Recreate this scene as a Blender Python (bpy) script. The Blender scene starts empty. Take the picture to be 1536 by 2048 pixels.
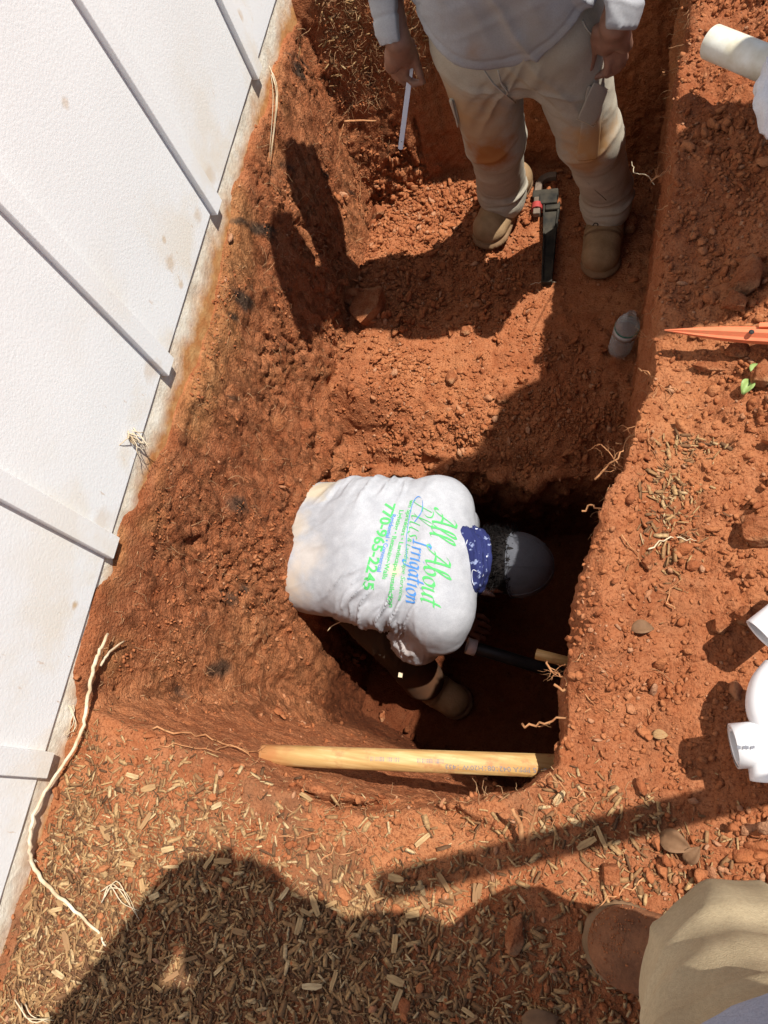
import bpy, bmesh, math, random
import numpy as np
from mathutils import Vector, Matrix

sc = bpy.context.scene
COL = sc.collection
rng = np.random.default_rng(7)
random.seed(7)

# ---------------------------------------------------------------- camera
F_PX, CX, CY = 1500.0, 768.0, 1024.0
ROT = np.array([[0.95142617, -0.06572027, 0.30078079],
                [0.16844199, 0.92888309, -0.32985375],
                [-0.25771212, 0.36449561, 0.89483374]])
CAM = np.array([0.907, 0.0, 1.162])
cd = bpy.data.cameras.new('camera')
cam = bpy.data.objects.new('camera', cd)
COL.objects.link(cam)
m = Matrix.Identity(4)
for i in range(3):
    for j in range(3):
        m[i][j] = ROT[i][j]
    m[i][3] = CAM[i]
cam.matrix_world = m
cd.sensor_fit = 'VERTICAL'
cd.sensor_height = 24.0
cd.lens = 24.0 * F_PX / 2048.0
cd.clip_start = 0.02
cd.clip_end = 500.0
sc.camera = cam

# ---------------------------------------------------------------- light
SUN = np.array([0.385, 0.152, 0.912]); SUN = SUN / np.linalg.norm(SUN)
sl = bpy.data.lights.new('sun', 'SUN')
sl.energy = 5.0
sl.angle = math.radians(0.55)
sl.color = (1.0, 0.965, 0.9)
sun = bpy.data.objects.new('sun', sl)
COL.objects.link(sun)
sun.rotation_euler = Vector(SUN).to_track_quat('Z', 'Y').to_euler()
world = bpy.data.worlds.new('World')
sc.world = world
world.use_nodes = True
wn = world.node_tree
bg = wn.nodes.get('Background') or wn.nodes.new('ShaderNodeBackground')
sky = wn.nodes.new('ShaderNodeTexSky')
sky.sky_type = 'NISHITA'
sky.sun_disc = False
sky.sun_elevation = math.asin(SUN[2])
sky.sun_rotation = math.atan2(SUN[0], SUN[1])
wn.links.new(sky.outputs[0], bg.inputs[0])
bg.inputs[1].default_value = 0.07
sc.view_settings.view_transform = 'Standard'
sc.view_settings.look = 'None'
sc.view_settings.exposure = 0.45
sc.view_settings.gamma = 1.0
sc.view_settings.use_curve_mapping = False
sc.render.engine = 'CYCLES'
sc.cycles.use_denoising = True
sc.cycles.max_bounces = 4
sc.cycles.diffuse_bounces = 2
sc.cycles.glossy_bounces = 3
sc.cycles.transmission_bounces = 6
sc.cycles.transparent_max_bounces = 12


# ---------------------------------------------------------------- geometry of the view: photo point -> place
def ray(px, py):
    return ROT @ np.array([(px - CX) / F_PX, -(py - CY) / F_PX, -1.0])

def at(px, py, z):
    d = ray(px, py)
    return CAM + d * ((z - CAM[2]) / d[2])

def atx(px, py, x):
    d = ray(px, py)
    return CAM + d * ((x - CAM[0]) / d[0])


# ---------------------------------------------------------------- noise
def _hash(ix, iy, iz, seed):
    h = (ix.astype(np.uint32) * np.uint32(73856093)) ^ (iy.astype(np.uint32) * np.uint32(19349663)) \
        ^ (iz.astype(np.uint32) * np.uint32(83492791)) ^ np.uint32((seed * 2654435761) & 0xffffffff)
    h ^= h >> np.uint32(15); h *= np.uint32(2246822519)
    h ^= h >> np.uint32(13); h *= np.uint32(3266489917)
    h ^= h >> np.uint32(16)
    return h.astype(np.float32) / np.float32(4294967296.0)

def vnoise(p, seed=0):
    p = np.asarray(p, dtype=np.float32)
    i = np.floor(p).astype(np.int64)
    f = p - i
    f = f * f * (3 - 2 * f)
    x, y, z = i[..., 0], i[..., 1], i[..., 2]
    fx, fy, fz = f[..., 0], f[..., 1], f[..., 2]
    def L(a, b, t): return a + (b - a) * t
    r = L(L(L(_hash(x, y, z, seed), _hash(x + 1, y, z, seed), fx), L(_hash(x, y + 1, z, seed), _hash(x + 1, y + 1, z, seed), fx), fy),
          L(L(_hash(x, y, z + 1, seed), _hash(x + 1, y, z + 1, seed), fx), L(_hash(x, y + 1, z + 1, seed), _hash(x + 1, y + 1, z + 1, seed), fx), fy), fz)
    return r * 2 - 1

def fbm(p, scale, octaves=4, seed=0, gain=0.5):
    p = np.asarray(p, dtype=np.float32) * scale
    a, s, out = 1.0, 0.0, 0
    for o in range(octaves):
        out = out + a * vnoise(p + 17.3 * o, seed + o)
        s += a; a *= gain; p = p * 2.03
    return out / s

def worley(p, scale, seed=0):
    """distance to the nearest feature point, in cells, and a random number of that cell"""
    p = np.asarray(p, dtype=np.float32) * scale
    i = np.floor(p).astype(np.int64)
    best = np.full(p.shape[:-1], 9.0, dtype=np.float32)
    rid = np.zeros(p.shape[:-1], dtype=np.float32)
    for dx in (-1, 0, 1):
        for dy in (-1, 0, 1):
            for dz in (-1, 0, 1):
                cx, cy, cz = i[..., 0] + dx, i[..., 1] + dy, i[..., 2] + dz
                hx = _hash(cx, cy, cz, seed); hy = _hash(cx, cy, cz, seed + 101); hz = _hash(cx, cy, cz, seed + 202)
                d = (cx + hx - p[..., 0]) ** 2 + (cy + hy - p[..., 1]) ** 2 + (cz + hz - p[..., 2]) ** 2
                mk = d < best
                best = np.where(mk, d, best); rid = np.where(mk, hx, rid)
    return np.sqrt(best), rid

def sst(a, b, x):
    t = np.clip((x - a) / (b - a), 0, 1)
    return t * t * (3 - 2 * t)


# ---------------------------------------------------------------- mesh helpers
def make_mesh(name, verts, faces, smooth=True):
    me = bpy.data.meshes.new(name)
    verts = np.ascontiguousarray(verts, dtype=np.float32)
    if isinstance(faces, np.ndarray):
        nf, k = faces.shape
        me.vertices.add(len(verts)); me.vertices.foreach_set('co', verts.ravel())
        me.loops.add(nf * k); me.loops.foreach_set('vertex_index', np.ascontiguousarray(faces, dtype=np.int32).ravel())
        me.polygons.add(nf)
        me.polygons.foreach_set('loop_start', np.arange(0, nf * k, k, dtype=np.int32))
        me.polygons.foreach_set('loop_total', np.full(nf, k, dtype=np.int32))
        me.update(calc_edges=True)
    else:
        me.from_pydata([tuple(v) for v in verts], [], [tuple(int(i) for i in f) for f in faces])
        me.update()
    if smooth:
        me.polygons.foreach_set('use_smooth', np.ones(len(me.polygons), dtype=bool))
    return me

def obj(name, me, mat=None, parent=None, loc=None):
    o = bpy.data.objects.new(name, me)
    if mat is not None and me is not None and not me.materials:
        me.materials.append(mat)
    COL.objects.link(o)
    if parent is not None:
        o.parent = parent
        # children are built in world space: cancel the parent's offset
        o.matrix_parent_inverse = PINV.get(parent.name, Matrix.Identity(4))
    if loc is not None:
        o.location = loc
    return o

PINV = {}

def tag(o, label=None, cat=None, group=None, kind=None):
    if label: o['label'] = label
    if cat: o['category'] = cat
    if group: o['group'] = group
    if kind: o['kind'] = kind
    return o

def thing(name, label, cat, loc=(0, 0, 0), group=None):
    o = bpy.data.objects.new(name, None)
    o.empty_display_size = 0.05
    COL.objects.link(o)
    o.location = loc
    PINV[o.name] = Matrix.Translation(-Vector(loc))
    return tag(o, label, cat, group)

class Soup:
    """collects verts and faces"""
    def __init__(self): self.v = []; self.f = []; self.n = 0
    def add(self, v, f):
        v = np.asarray(v, dtype=float)
        self.v.append(v); self.f += [tuple(int(i) + self.n for i in q) for q in f]; self.n += len(v)
        return self
    def mesh(self, name, smooth=True): return make_mesh(name, np.vstack(self.v), self.f, smooth)

def catmull(pts, n=4):
    pts = [np.asarray(p, dtype=float) for p in pts]
    if len(pts) < 3: return pts
    P = [2 * pts[0] - pts[1]] + pts + [2 * pts[-1] - pts[-2]]
    out = []
    for i in range(1, len(P) - 2):
        for k in range(n):
            t = k / n
            out.append(0.5 * ((2 * P[i]) + (-P[i-1] + P[i+1]) * t + (2*P[i-1] - 5*P[i] + 4*P[i+1] - P[i+2]) * t*t
                              + (-P[i-1] + 3*P[i] - 3*P[i+1] + P[i+2]) * t**3))
    out.append(pts[-1])
    return out

def frames(pts):
    pts = np.array(pts)
    T = np.gradient(pts, axis=0); T /= np.linalg.norm(T, axis=1)[:, None] + 1e-12
    a = np.array([0, 0, 1.0]) if abs(T[0][2]) < 0.9 else np.array([1.0, 0, 0])
    U = []
    u = a - T[0] * (a @ T[0]); u /= np.linalg.norm(u)
    for t in T:
        u = u - t * (u @ t); u /= np.linalg.norm(u) + 1e-12
        U.append(u.copy())
    U = np.array(U); V = np.cross(T, U)
    return pts, T, U, V

def tube(pts, r, n=8, caps=True, flat=1.0):
    """swept tube, r a number or one radius per point"""
    pts, T, U, V = frames(pts)
    m_ = len(pts)
    r = np.full(m_, r) if np.isscalar(r) else np.interp(np.linspace(0, 1, m_), np.linspace(0, 1, len(r)), r)
    a = np.linspace(0, 2 * np.pi, n, endpoint=False)
    v = (pts[:, None, :] + r[:, None, None] * (np.cos(a)[None, :, None] * U[:, None, :] * flat + np.sin(a)[None, :, None] * V[:, None, :])).reshape(-1, 3)
    f = []
    for i in range(m_ - 1):
        for j in range(n):
            k = (j + 1) % n
            f.append((i*n + j, i*n + k, (i+1)*n + k, (i+1)*n + j))
    if caps:
        f.append(tuple(range(n))[::-1]); f.append(tuple((m_-1)*n + j for j in range(n)))
    return v, f

def loft(pts, prof, widths=None, up=(0, 0, 1)):
    """sweep a closed 2D profile (side, up) along points, scaled per point"""
    pts = np.array(pts, dtype=float)
    T = np.gradient(pts, axis=0); T /= np.linalg.norm(T, axis=1)[:, None]
    up = np.array(up, dtype=float)
    prof = np.array(prof, dtype=float); n = len(prof)
    v = []
    for i, p in enumerate(pts):
        s = np.cross(T[i], up); s /= np.linalg.norm(s); u = np.cross(s, T[i])
        w = (1, 1) if widths is None else widths[i]
        for a, b in prof: v.append(p + s * a * w[0] + u * b * w[1])
    f = []
    for i in range(len(pts) - 1):
        for j in range(n):
            k = (j + 1) % n
            f.append((i*n+j, i*n+k, (i+1)*n+k, (i+1)*n+j))
    f.append(tuple(range(n))[::-1]); f.append(tuple((len(pts)-1)*n + j for j in range(n)))
    return np.array(v), f

def boxm(c, s, rot=None):
    c = np.array(c, float); s = np.array(s, float) / 2
    v = np.array([[x, y, z] for x in (-1, 1) for y in (-1, 1) for z in (-1, 1)], float) * s
    if rot is not None: v = v @ np.array(rot).T
    return v + c, [(0, 1, 3, 2), (4, 6, 7, 5), (0, 4, 5, 1), (2, 3, 7, 6), (0, 2, 6, 4), (1, 5, 7, 3)]

def bevel_obj(o, w, seg=2):
    md = o.modifiers.new('bevel', 'BEVEL'); md.width = w; md.segments = seg; md.limit_method = 'ANGLE'
    return o

def lathe(prof, c, axis, n=32, closed_ends=False):
    """profile of (along, radius) turned about an axis from c"""
    axis = np.array(axis, float); axis /= np.linalg.norm(axis)
    a = np.array([0, 0, 1.0]) if abs(axis[2]) < 0.9 else np.array([1.0, 0, 0])
    u = np.cross(axis, a); u /= np.linalg.norm(u); w = np.cross(axis, u)
    th = np.linspace(0, 2*np.pi, n, endpoint=False)
    v = []
    for h, r in prof:
        for t in th: v.append(np.array(c) + axis*h + r*(u*math.cos(t) + w*math.sin(t)))
    f = []
    for i in range(len(prof) - 1):
        for j in range(n):
            k = (j+1) % n
            f.append((i*n+j, i*n+k, (i+1)*n+k, (i+1)*n+j))
    if closed_ends:
        f.append(tuple(range(n))[::-1]); f.append(tuple((len(prof)-1)*n+j for j in range(n)))
    return np.array(v), f

def ico(sub):
    bm = bmesh.new(); bmesh.ops.create_icosphere(bm, subdivisions=sub, radius=1.0)
    v = np.array([x.co[:] for x in bm.verts]); f = np.array([[q.index for q in p.verts] for p in bm.faces]); bm.free()
    return v, f
ICO1, ICO2, ICO3, ICO4 = ico(1), ico(2), ico(3), ico(4)


# ---------------------------------------------------------------- surface nets
def surface_nets(Fv, org, h):
    s = Fv < 0
    nx, ny, nz = Fv.shape
    c = np.zeros((nx-1, ny-1, nz-1), dtype=np.uint8)
    for dx in (0, 1):
        for dy in (0, 1):
            for dz in (0, 1):
                c += s[dx:nx-1+dx, dy:ny-1+dy, dz:nz-1+dz]
    cells = np.argwhere((c > 0) & (c < 8))
    del c
    idx = np.full((nx-1)*(ny-1)*(nz-1), -1, dtype=np.int32)
    lin = (cells[:, 0]*(ny-1) + cells[:, 1])*(nz-1) + cells[:, 2]
    idx[lin] = np.arange(len(cells))
    acc = np.zeros((len(cells), 3)); cnt = np.zeros(len(cells))
    corners = [(a, b, d) for a in (0, 1) for b in (0, 1) for d in (0, 1)]
    val = {k: Fv[cells[:, 0]+k[0], cells[:, 1]+k[1], cells[:, 2]+k[2]] for k in corners}
    for a in corners:
        for ax in range(3):
            if a[ax] == 0:
                b = list(a); b[ax] = 1; b = tuple(b)
                va, vb = val[a], val[b]
                mk = (va < 0) != (vb < 0)
                t = np.where(mk, va / np.where(mk, va - vb, 1), 0)
                p = np.tile(np.array(a, float), (len(cells), 1)); p[:, ax] = t
                acc[mk] += p[mk]; cnt[mk] += 1
    verts = (cells + acc / cnt[:, None]) * h + np.array(org)
    quads = []
    S = ((ny-1)*(nz-1), nz-1, 1)
    for ax in range(3):
        sl0 = [slice(None)]*3; sl1 = [slice(None)]*3
        sl0[ax] = slice(0, -1); sl1[ax] = slice(1, None)
        x = s[tuple(sl0)] != s[tuple(sl1)]
        e = np.argwhere(x)
        o1, o2 = [k for k in range(3) if k != ax]
        lim = (nx-1, ny-1, nz-1)
        ok = (e[:, o1] > 0) & (e[:, o2] > 0) & (e[:, o1] < lim[o1]) & (e[:, o2] < lim[o2])
        e = e[ok]
        ins = s[e[:, 0], e[:, 1], e[:, 2]]
        L_ = e[:, 0]*S[0] + e[:, 1]*S[1] + e[:, 2]*S[2]
        a = idx[L_]; b = idx[L_ - S[o1]]; cc = idx[L_ - S[o1] - S[o2]]; d = idx[L_ - S[o2]]
        q = np.stack([a, b, cc, d], 1)
        flip = ins if ax != 1 else ~ins
        q[~flip] = q[~flip][:, ::-1]
        quads.append(q)
    return verts, np.vstack(quads)

class Sdf:
    """smooth union of tapered capsules and ellipsoids on a grid, turned into one skin"""
    def __init__(self, lo, hi, h):
        self.lo = np.array(lo, float); self.h = h
        self.n = np.ceil((np.array(hi) - self.lo) / h).astype(int) + 1
        self.F = np.full(self.n, 0.2, dtype=np.float32)
    def _sl(self, lo, hi):
        a = np.maximum(np.floor((np.array(lo) - self.lo) / self.h).astype(int), 0)
        b = np.minimum(np.ceil((np.array(hi) - self.lo) / self.h).astype(int) + 1, self.n)
        if (b <= a).any(): return None, None
        g = [self.lo[k] + self.h*np.arange(a[k], b[k]) for k in range(3)]
        X, Y, Z = np.meshgrid(*g, indexing='ij')
        return (slice(a[0], b[0]), slice(a[1], b[1]), slice(a[2], b[2])), np.stack([X, Y, Z], -1).astype(np.float32)
    def _mix(self, sl, d, k, sub=False):
        F = self.F[sl]
        if sub:
            self.F[sl] = np.maximum(F, -d); return
        if k > 0:
            hh = np.maximum(k - np.abs(F - d), 0) / k
            self.F[sl] = np.minimum(F, d) - hh*hh*k*0.25
        else:
            self.F[sl] = np.minimum(F, d)
    def cap(self, a, b, ra, rb=None, k=0.03, flat=None, sub=False):
        a = np.array(a, float); b = np.array(b, float); rb = ra if rb is None else rb
        M = max(ra, rb) + k + 0.03
        sl, P = self._sl(np.minimum(a, b) - M, np.maximum(a, b) + M)
        if sl is None: return self
        ab = b - a; L2 = max(ab @ ab, 1e-9)
        t = np.clip(((P - a) @ ab) / L2, 0, 1)
        q = P - a - t[..., None]*ab
        if flat is not None:
            ax = np.array(flat[0], float); ax /= np.linalg.norm(ax)
            c = q @ ax
            q = q + (c*(flat[1]-1))[..., None]*ax
        d = np.sqrt((q*q).sum(-1)) - (ra + (rb-ra)*t)
        self._mix(sl, d, k, sub); return self
    def path(self, pts, rs, k=0.03, flat=None):
        rs = [rs]*len(pts) if np.isscalar(rs) else rs
        for i in range(len(pts)-1): self.cap(pts[i], pts[i+1], rs[i], rs[i+1], k, flat)
        return self
    def ell(self, c, r, k=0.03, rot=None, sub=False):
        c = np.array(c, float); r = np.array(r, float); M = r.max() + k + 0.03
        sl, P = self._sl(c - M, c + M)
        if sl is None: return self
        q = P - c
        if rot is not None: q = q @ np.array(rot)
        k0 = np.sqrt(((q/r)**2).sum(-1)); k1 = np.sqrt(((q/(r*r))**2).sum(-1)) + 1e-6
        self._mix(sl, k0*(k0-1)/k1, k, sub); return self
    def cut(self, c, n):
        """remove everything on the side of the plane that n points to"""
        c = np.array(c, float); n = np.array(n, float); n /= np.linalg.norm(n)
        g = [self.lo[k] + self.h*np.arange(self.n[k]) for k in range(3)]
        X, Y, Z = np.meshgrid(*g, indexing='ij')
        self.F = np.maximum(self.F, ((X-c[0])*n[0] + (Y-c[1])*n[1] + (Z-c[2])*n[2]).astype(np.float32)); return self
    def mesh(self, name, disp=None, relax=1):
        F = self.F
        F[0], F[-1], F[:, 0], F[:, -1], F[:, :, 0], F[:, :, -1] = .1, .1, .1, .1, .1, .1
        v, q = surface_nets(F, self.lo, self.h)
        for _ in range(relax): v = smooth_verts(v, q)
        if disp is not None:
            n = vnormals(v, q)
            v = v + n * disp(v, n)[:, None]
        return make_mesh(name, v, q)

def smooth_verts(v, q):
    acc = np.zeros_like(v); cnt = np.zeros(len(v))
    for i in range(4):
        a, b = q[:, i], q[:, (i+1) % 4]
        for k in range(3):
            acc[:, k] += np.bincount(a, v[b, k], len(v)) + np.bincount(b, v[a, k], len(v))
        cnt += np.bincount(a, minlength=len(v)) + np.bincount(b, minlength=len(v))
    return 0.5*v + 0.5*acc/np.maximum(cnt, 1)[:, None]

def vnormals(v, q):
    n = np.cross(v[q[:, 2]] - v[q[:, 0]], v[q[:, 3]] - v[q[:, 1]])
    out = np.zeros_like(v)
    for i in range(4):
        for k in range(3): out[:, k] += np.bincount(q[:, i], n[:, k], len(v))
    return out / (np.linalg.norm(out, axis=1)[:, None] + 1e-12)


# ---------------------------------------------------------------- materials
class NT:
    def __init__(self, name):
        self.m = bpy.data.materials.new(name); self.m.use_nodes = True
        self.t = self.m.node_tree; self.b = self.t.nodes['Principled BSDF']
        self.co = self.t.nodes.new('ShaderNodeTexCoord')
    def n(self, typ, **kw):
        x = self.t.nodes.new(typ)
        for k, v in kw.items():
            if k in x.inputs: x.inputs[k].default_value = v
            else: setattr(x, k, v)
        return x
    def l(self, a, b): self.t.links.new(a, b)
    def noise(self, scale, detail=4, rough=0.55, vec=None, dist=0.0):
        x = self.n('ShaderNodeTexNoise'); x.inputs['Scale'].default_value = scale; x.inputs['Detail'].default_value = detail
        x.inputs['Roughness'].default_value = rough; x.inputs['Distortion'].default_value = dist
        self.l(vec if vec is not None else self.co.outputs['Object'], x.inputs['Vector']); return x.outputs['Fac']
    def voro(self, scale, vec=None, feature='F1'):
        x = self.n('ShaderNodeTexVoronoi'); x.feature = feature; x.inputs['Scale'].default_value = scale
        self.l(vec if vec is not None else self.co.outputs['Object'], x.inputs['Vector']); return x.outputs['Distance']
    def ramp(self, fac, stops):
        x = self.n('ShaderNodeValToRGB'); e = x.color_ramp.elements
        while len(e) < len(stops): e.new(0.5)
        for i, (p, c) in enumerate(stops):
            e[i].position = p; e[i].color = (c[0], c[1], c[2], 1) if not np.isscalar(c) else (c, c, c, 1)
        self.l(fac, x.inputs[0]); return x.outputs[0]
    def mix(self, fac, a, b, typ='MIX'):
        x = self.n('ShaderNodeMix'); x.data_type = 'RGBA'; x.blend_type = typ
        for s, v in ((x.inputs[0], fac), (x.inputs[6], a), (x.inputs[7], b)):
            if hasattr(v, 'links'): self.l(v, s)
            elif np.isscalar(v): s.default_value = v
            else: s.default_value = (v[0], v[1], v[2], 1)
        return x.outputs[2]
    def math(self, op, a, b=0.0, c=0.0):
        x = self.n('ShaderNodeMath'); x.operation = op
        for s, v in zip(x.inputs, (a, b, c)):
            if hasattr(v, 'links'): self.l(v, s)
            else: s.default_value = v
        return x.outputs[0]
    def scaled(self, sx, sy, sz, rot=(0, 0, 0)):
        x = self.n('ShaderNodeMapping'); x.inputs['Scale'].default_value = (sx, sy, sz); x.inputs['Rotation'].default_value = rot
        self.l(self.co.outputs['Object'], x.inputs['Vector']); return x.outputs[0]
    def dist(self, c):
        x = self.n('ShaderNodeVectorMath'); x.operation = 'DISTANCE'; x.inputs[1].default_value = tuple(c)
        self.l(self.co.outputs['Object'], x.inputs[0]); return x.outputs['Value']
    def attr(self, name):
        x = self.n('ShaderNodeAttribute'); x.attribute_name = name; return x.outputs['Fac']
    def color(self, c):
        if hasattr(c, 'links'): self.l(c, self.b.inputs['Base Color'])
        else: self.b.inputs['Base Color'].default_value = (c[0], c[1], c[2], 1)
        return self
    def bump(self, hgt, dist=0.004, strength=1.0, prev=None):
        x = self.n('ShaderNodeBump'); x.inputs['Distance'].default_value = dist; x.inputs['Strength'].default_value = strength
        self.l(hgt, x.inputs['Height'])
        if prev is not None: self.l(prev, x.inputs['Normal'])
        self.l(x.outputs[0], self.b.inputs['Normal']); return x.outputs[0]
    def rough(self, v, spec=0.3):
        if hasattr(v, 'links'): self.l(v, self.b.inputs['Roughness'])
        else: self.b.inputs['Roughness'].default_value = v
        self.b.inputs['Specular IOR Level'].default_value = spec; return self

def spot(nt, base, c, r, col, strength=1.0, nscale=25.0, soft=0.6):
    """a stain: colour near a place on the object, ragged at its edge"""
    d = nt.dist(c)
    nz = nt.noise(nscale, 4)
    d2 = nt.math('ADD', nt.math('DIVIDE', d, r), nt.math('MULTIPLY', nt.math('SUBTRACT', nz, 0.5), 1.1))
    f = nt.math('MULTIPLY', nt.ramp(d2, [(1.0 - soft, 1.0), (1.0, 0.0)]), strength)
    return nt.mix(f, base, col)

def clay_mat(name, bright=1.0, island=False, bumpd=0.006):
    t = NT(name)
    a = t.noise(2.3, 5); b = t.noise(38, 6, 0.7); c = t.noise(230, 3, 0.7)
    k = bright*0.93
    col = t.ramp(a, [(0.32, (.32*k, .098*k, .037*k)), (0.5, (.39*k, .130*k, .050*k)), (0.68, (.46*k, .180*k, .072*k))])
    col = t.mix(t.ramp(b, [(0.35, 0.0), (0.75, 0.55)]), col, (.52*k, .235*k, .115*k))
    col = t.mix(t.ramp(c, [(0.34, 0.75), (0.5, 0.0)]), col, (.17*k, .042*k, .015*k))
    col = t.mix(t.ramp(t.noise(13, 7, .72), [(0.36, 0.5), (0.52, 0.0)]), col, (.22*k, .055*k, .018*k))
    if island:
        g = t.n('ShaderNodeNewGeometry')
        col = t.mix(0.55, col, t.ramp(g.outputs['Random Per Island'],
            [(0.0, (.24*k, .068*k, .026*k)), (0.4, (.38*k, .125*k, .045*k)), (0.88, (.47*k, .19*k, .080*k)), (1.0, (.54*k, .33*k, .20*k))]))
    t.rough(0.92, 0.12)
    hgt = t.math('ADD', t.math('ADD', t.noise(110, 8, 0.75), t.math('MULTIPLY', t.voro(150), -0.5)), t.math('MULTIPLY', t.voro(420), -0.25))
    t.bump(hgt, bumpd, 0.9)
    return t, col

def simple(name, c1, c2, scale=20, rough=0.8, bscale=120, bdist=0.001, spec=0.3, detail=4):
    t = NT(name)
    col = t.ramp(t.noise(scale, detail), [(0.3, c1), (0.7, c2)])
    t.color(col); t.rough(rough, spec); t.bump(t.noise(bscale, 5), bdist, 0.8)
    return t.m

# ground: clay + tar smears + cream stains + mulch soil, all as flat colour zones carried on the mesh
T, col = clay_mat('red_clay')
tar = T.attr('tar'); grey = T.attr('organic'); yel = T.attr('ochre')
col = T.mix(yel, col, T.ramp(T.noise(30, 5), [(0.3, (.42, .19, .055)), (0.7, (.55, .34, .14))]))
col = T.mix(grey, col, T.ramp(T.noise(60, 5), [(0.3, (.085, .045, .025)), (0.7, (.20, .12, .065))]))
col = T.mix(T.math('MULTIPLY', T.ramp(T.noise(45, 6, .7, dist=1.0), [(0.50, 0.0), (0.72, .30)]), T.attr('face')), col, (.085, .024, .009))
col = T.mix(tar, col, T.ramp(T.noise(90, 5), [(0.3, (.020, .019, .018)), (0.7, (.075, .055, .036))]))
pit_shade = T.mix(1.0, col, (.34, .28, .25), 'MULTIPLY')
col = T.mix(T.attr('pit_shade'), col, pit_shade)  # the hole's shade painted into the soil colour
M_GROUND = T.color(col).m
hg = T.noise(1.0, 7, .72, vec=T.scaled(26, 34, 15, (.35, 0, 0)), dist=.6)
crk = T.ramp(hg, [(0.36, 0.0), (0.47, 1.0)])
old = [n for n in T.t.nodes if n.bl_idname == 'ShaderNodeBump'][0]
b2_ = T.n('ShaderNodeBump'); b2_.inputs['Distance'].default_value = .010
T.l(T.attr('face'), b2_.inputs['Strength']); T.l(crk, b2_.inputs['Height']); T.l(b2_.outputs[0], old.inputs['Normal'])
T, col = clay_mat('clay_clod', 1.02, island=True, bumpd=0.004)
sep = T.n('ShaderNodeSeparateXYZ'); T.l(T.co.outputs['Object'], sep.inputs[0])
col = T.mix(T.ramp(T.math('ADD', sep.outputs[2], 1.2), [(0.05, 1.0), (0.34, 0.0)]), col, T.mix(1.0, col, (.34, .28, .25), 'MULTIPLY'))  # low clods darkened too: painted shade of the hole
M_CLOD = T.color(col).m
T, col = clay_mat('clay_rock', 0.9)
col = T.mix(T.ramp(T.noise(14, 4), [(0.5, 0.0), (0.7, 0.7)]), col, (.42, .25, .13))
M_ROCK = T.color(col).m

T = NT('wood_chip')
g = T.n('ShaderNodeNewGeometry')
col = T.ramp(g.outputs['Random Per Island'], [(0.0, (.075, .034, .016)), (0.25, (.20, .095, .040)), (0.55, (.34, .185, .078)), (0.85, (.44, .27, .12)), (1.0, (.54, .38, .20))])
col = T.mix(T.ramp(T.noise(240, 4), [(0.4, 0.45), (0.6, 0.0)]), col, (.13, .075, .04))
T.color(col).rough(0.85, 0.2); T.bump(T.noise(300, 3), 0.001)
M_CHIP = T.m

T = NT('wood_chip_single')
oi = T.n('ShaderNodeObjectInfo')
col = T.ramp(oi.outputs['Random'], [(0.0, (.24, .13, .06)), (0.4, (.36, .215, .095)), (0.75, (.46, .30, .14)), (1.0, (.54, .40, .22))])
col = T.mix(T.ramp(T.noise(1.0, 4, vec=T.scaled(60, 420, 420)), [(0.4, 0.5), (0.6, 0.0)]), col, (.20, .11, .055))
T.color(col).rough(0.85, 0.2); T.bump(T.noise(1.0, 4, vec=T.scaled(60, 420, 420)), 0.001)
M_CHIP1 = T.m

T = NT('root_bark')
col = T.ramp(T.noise(60, 4), [(0.3, (.34, .13, .050)), (0.7, (.50, .26, .12))])
T.color(col).rough(0.8, 0.2); T.bump(T.noise(200, 4), 0.001)
M_ROOT = T.m
M_FIBRE = simple('root_fibre', (.30, .15, .07), (.50, .30, .15), 30, 0.85)
M_PALE = simple('pale_root', (.42, .28, .15), (.74, .64, .48), 30, 0.8, 110, 0.003)
M_DRY = simple('dry_stem', (.50, .38, .22), (.68, .58, .42), 25, 0.75)

# white painted siding
T = NT('white_siding')
sep = T.n('ShaderNodeSeparateXYZ'); T.l(T.co.outputs['Object'], sep.inputs[0])
zz = sep.outputs[2]
col = T.ramp(T.noise(3.0, 4), [(0.3, (.80, .80, .79)), (0.7, (.85, .85, .84))])
spl = T.math('MULTIPLY', T.ramp(T.noise(5, 5, 0.6), [(0.48, 0.0), (0.62, 1.0)]), T.ramp(zz, [(0.0, 0.55), (0.30, 0.0)]))
col = T.mix(spl, col, (.74, .63, .47))
spk = T.math('MULTIPLY', T.ramp(T.noise(1.0, 3, vec=T.scaled(30, 70, 22, (0.5, 0, 0))), [(0.69, 0.0), (0.74, 1.0)]), T.ramp(zz, [(0.0, 0.5), (0.35, 0.0)]))
col = T.mix(spk, col, (.50, .30, .14))
for (px_, py_, r_, k_) in ((340, 525, .022, .5), (362, 570, .012, .5), (328, 480, .010, .5), (150, 1210, .010, .8), (300, 740, .03, .35), (480, 35, .02, .5), (420, 350, .03, .3), (205, 1040, .03, .3), (395, 430, .02, .4), (20, 385, .01, .5), (130, 205, .012, .4), (18, 1508, .006, .8)):
    c_ = atx(px_, py_, -.014); col = spot(T, col, c_, r_, (.55, .36, .17), k_, 60)
T.color(col).rough(0.62, 0.3)
T.bump(T.noise(190, 4, 0.6), 0.0012, 0.5)
M_SIDING = T.m
M_BATTEN = M_SIDING

T = NT('parged_concrete')
sep = T.n('ShaderNodeSeparateXYZ'); T.l(T.co.outputs['Object'], sep.inputs[0]); zz = sep.outputs[2]
col = T.ramp(T.noise(26, 6, 0.65), [(0.3, (.66, .57, .44)), (0.55, (.80, .73, .60)), (0.75, (.86, .81, .71))])
f = T.ramp(T.math('ADD', zz, T.math('MULTIPLY', T.math('SUBTRACT', T.noise(9, 5, 0.6), 0.5), 0.14)), [(0.0, 1.0), (0.001, 1.0)])
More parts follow.
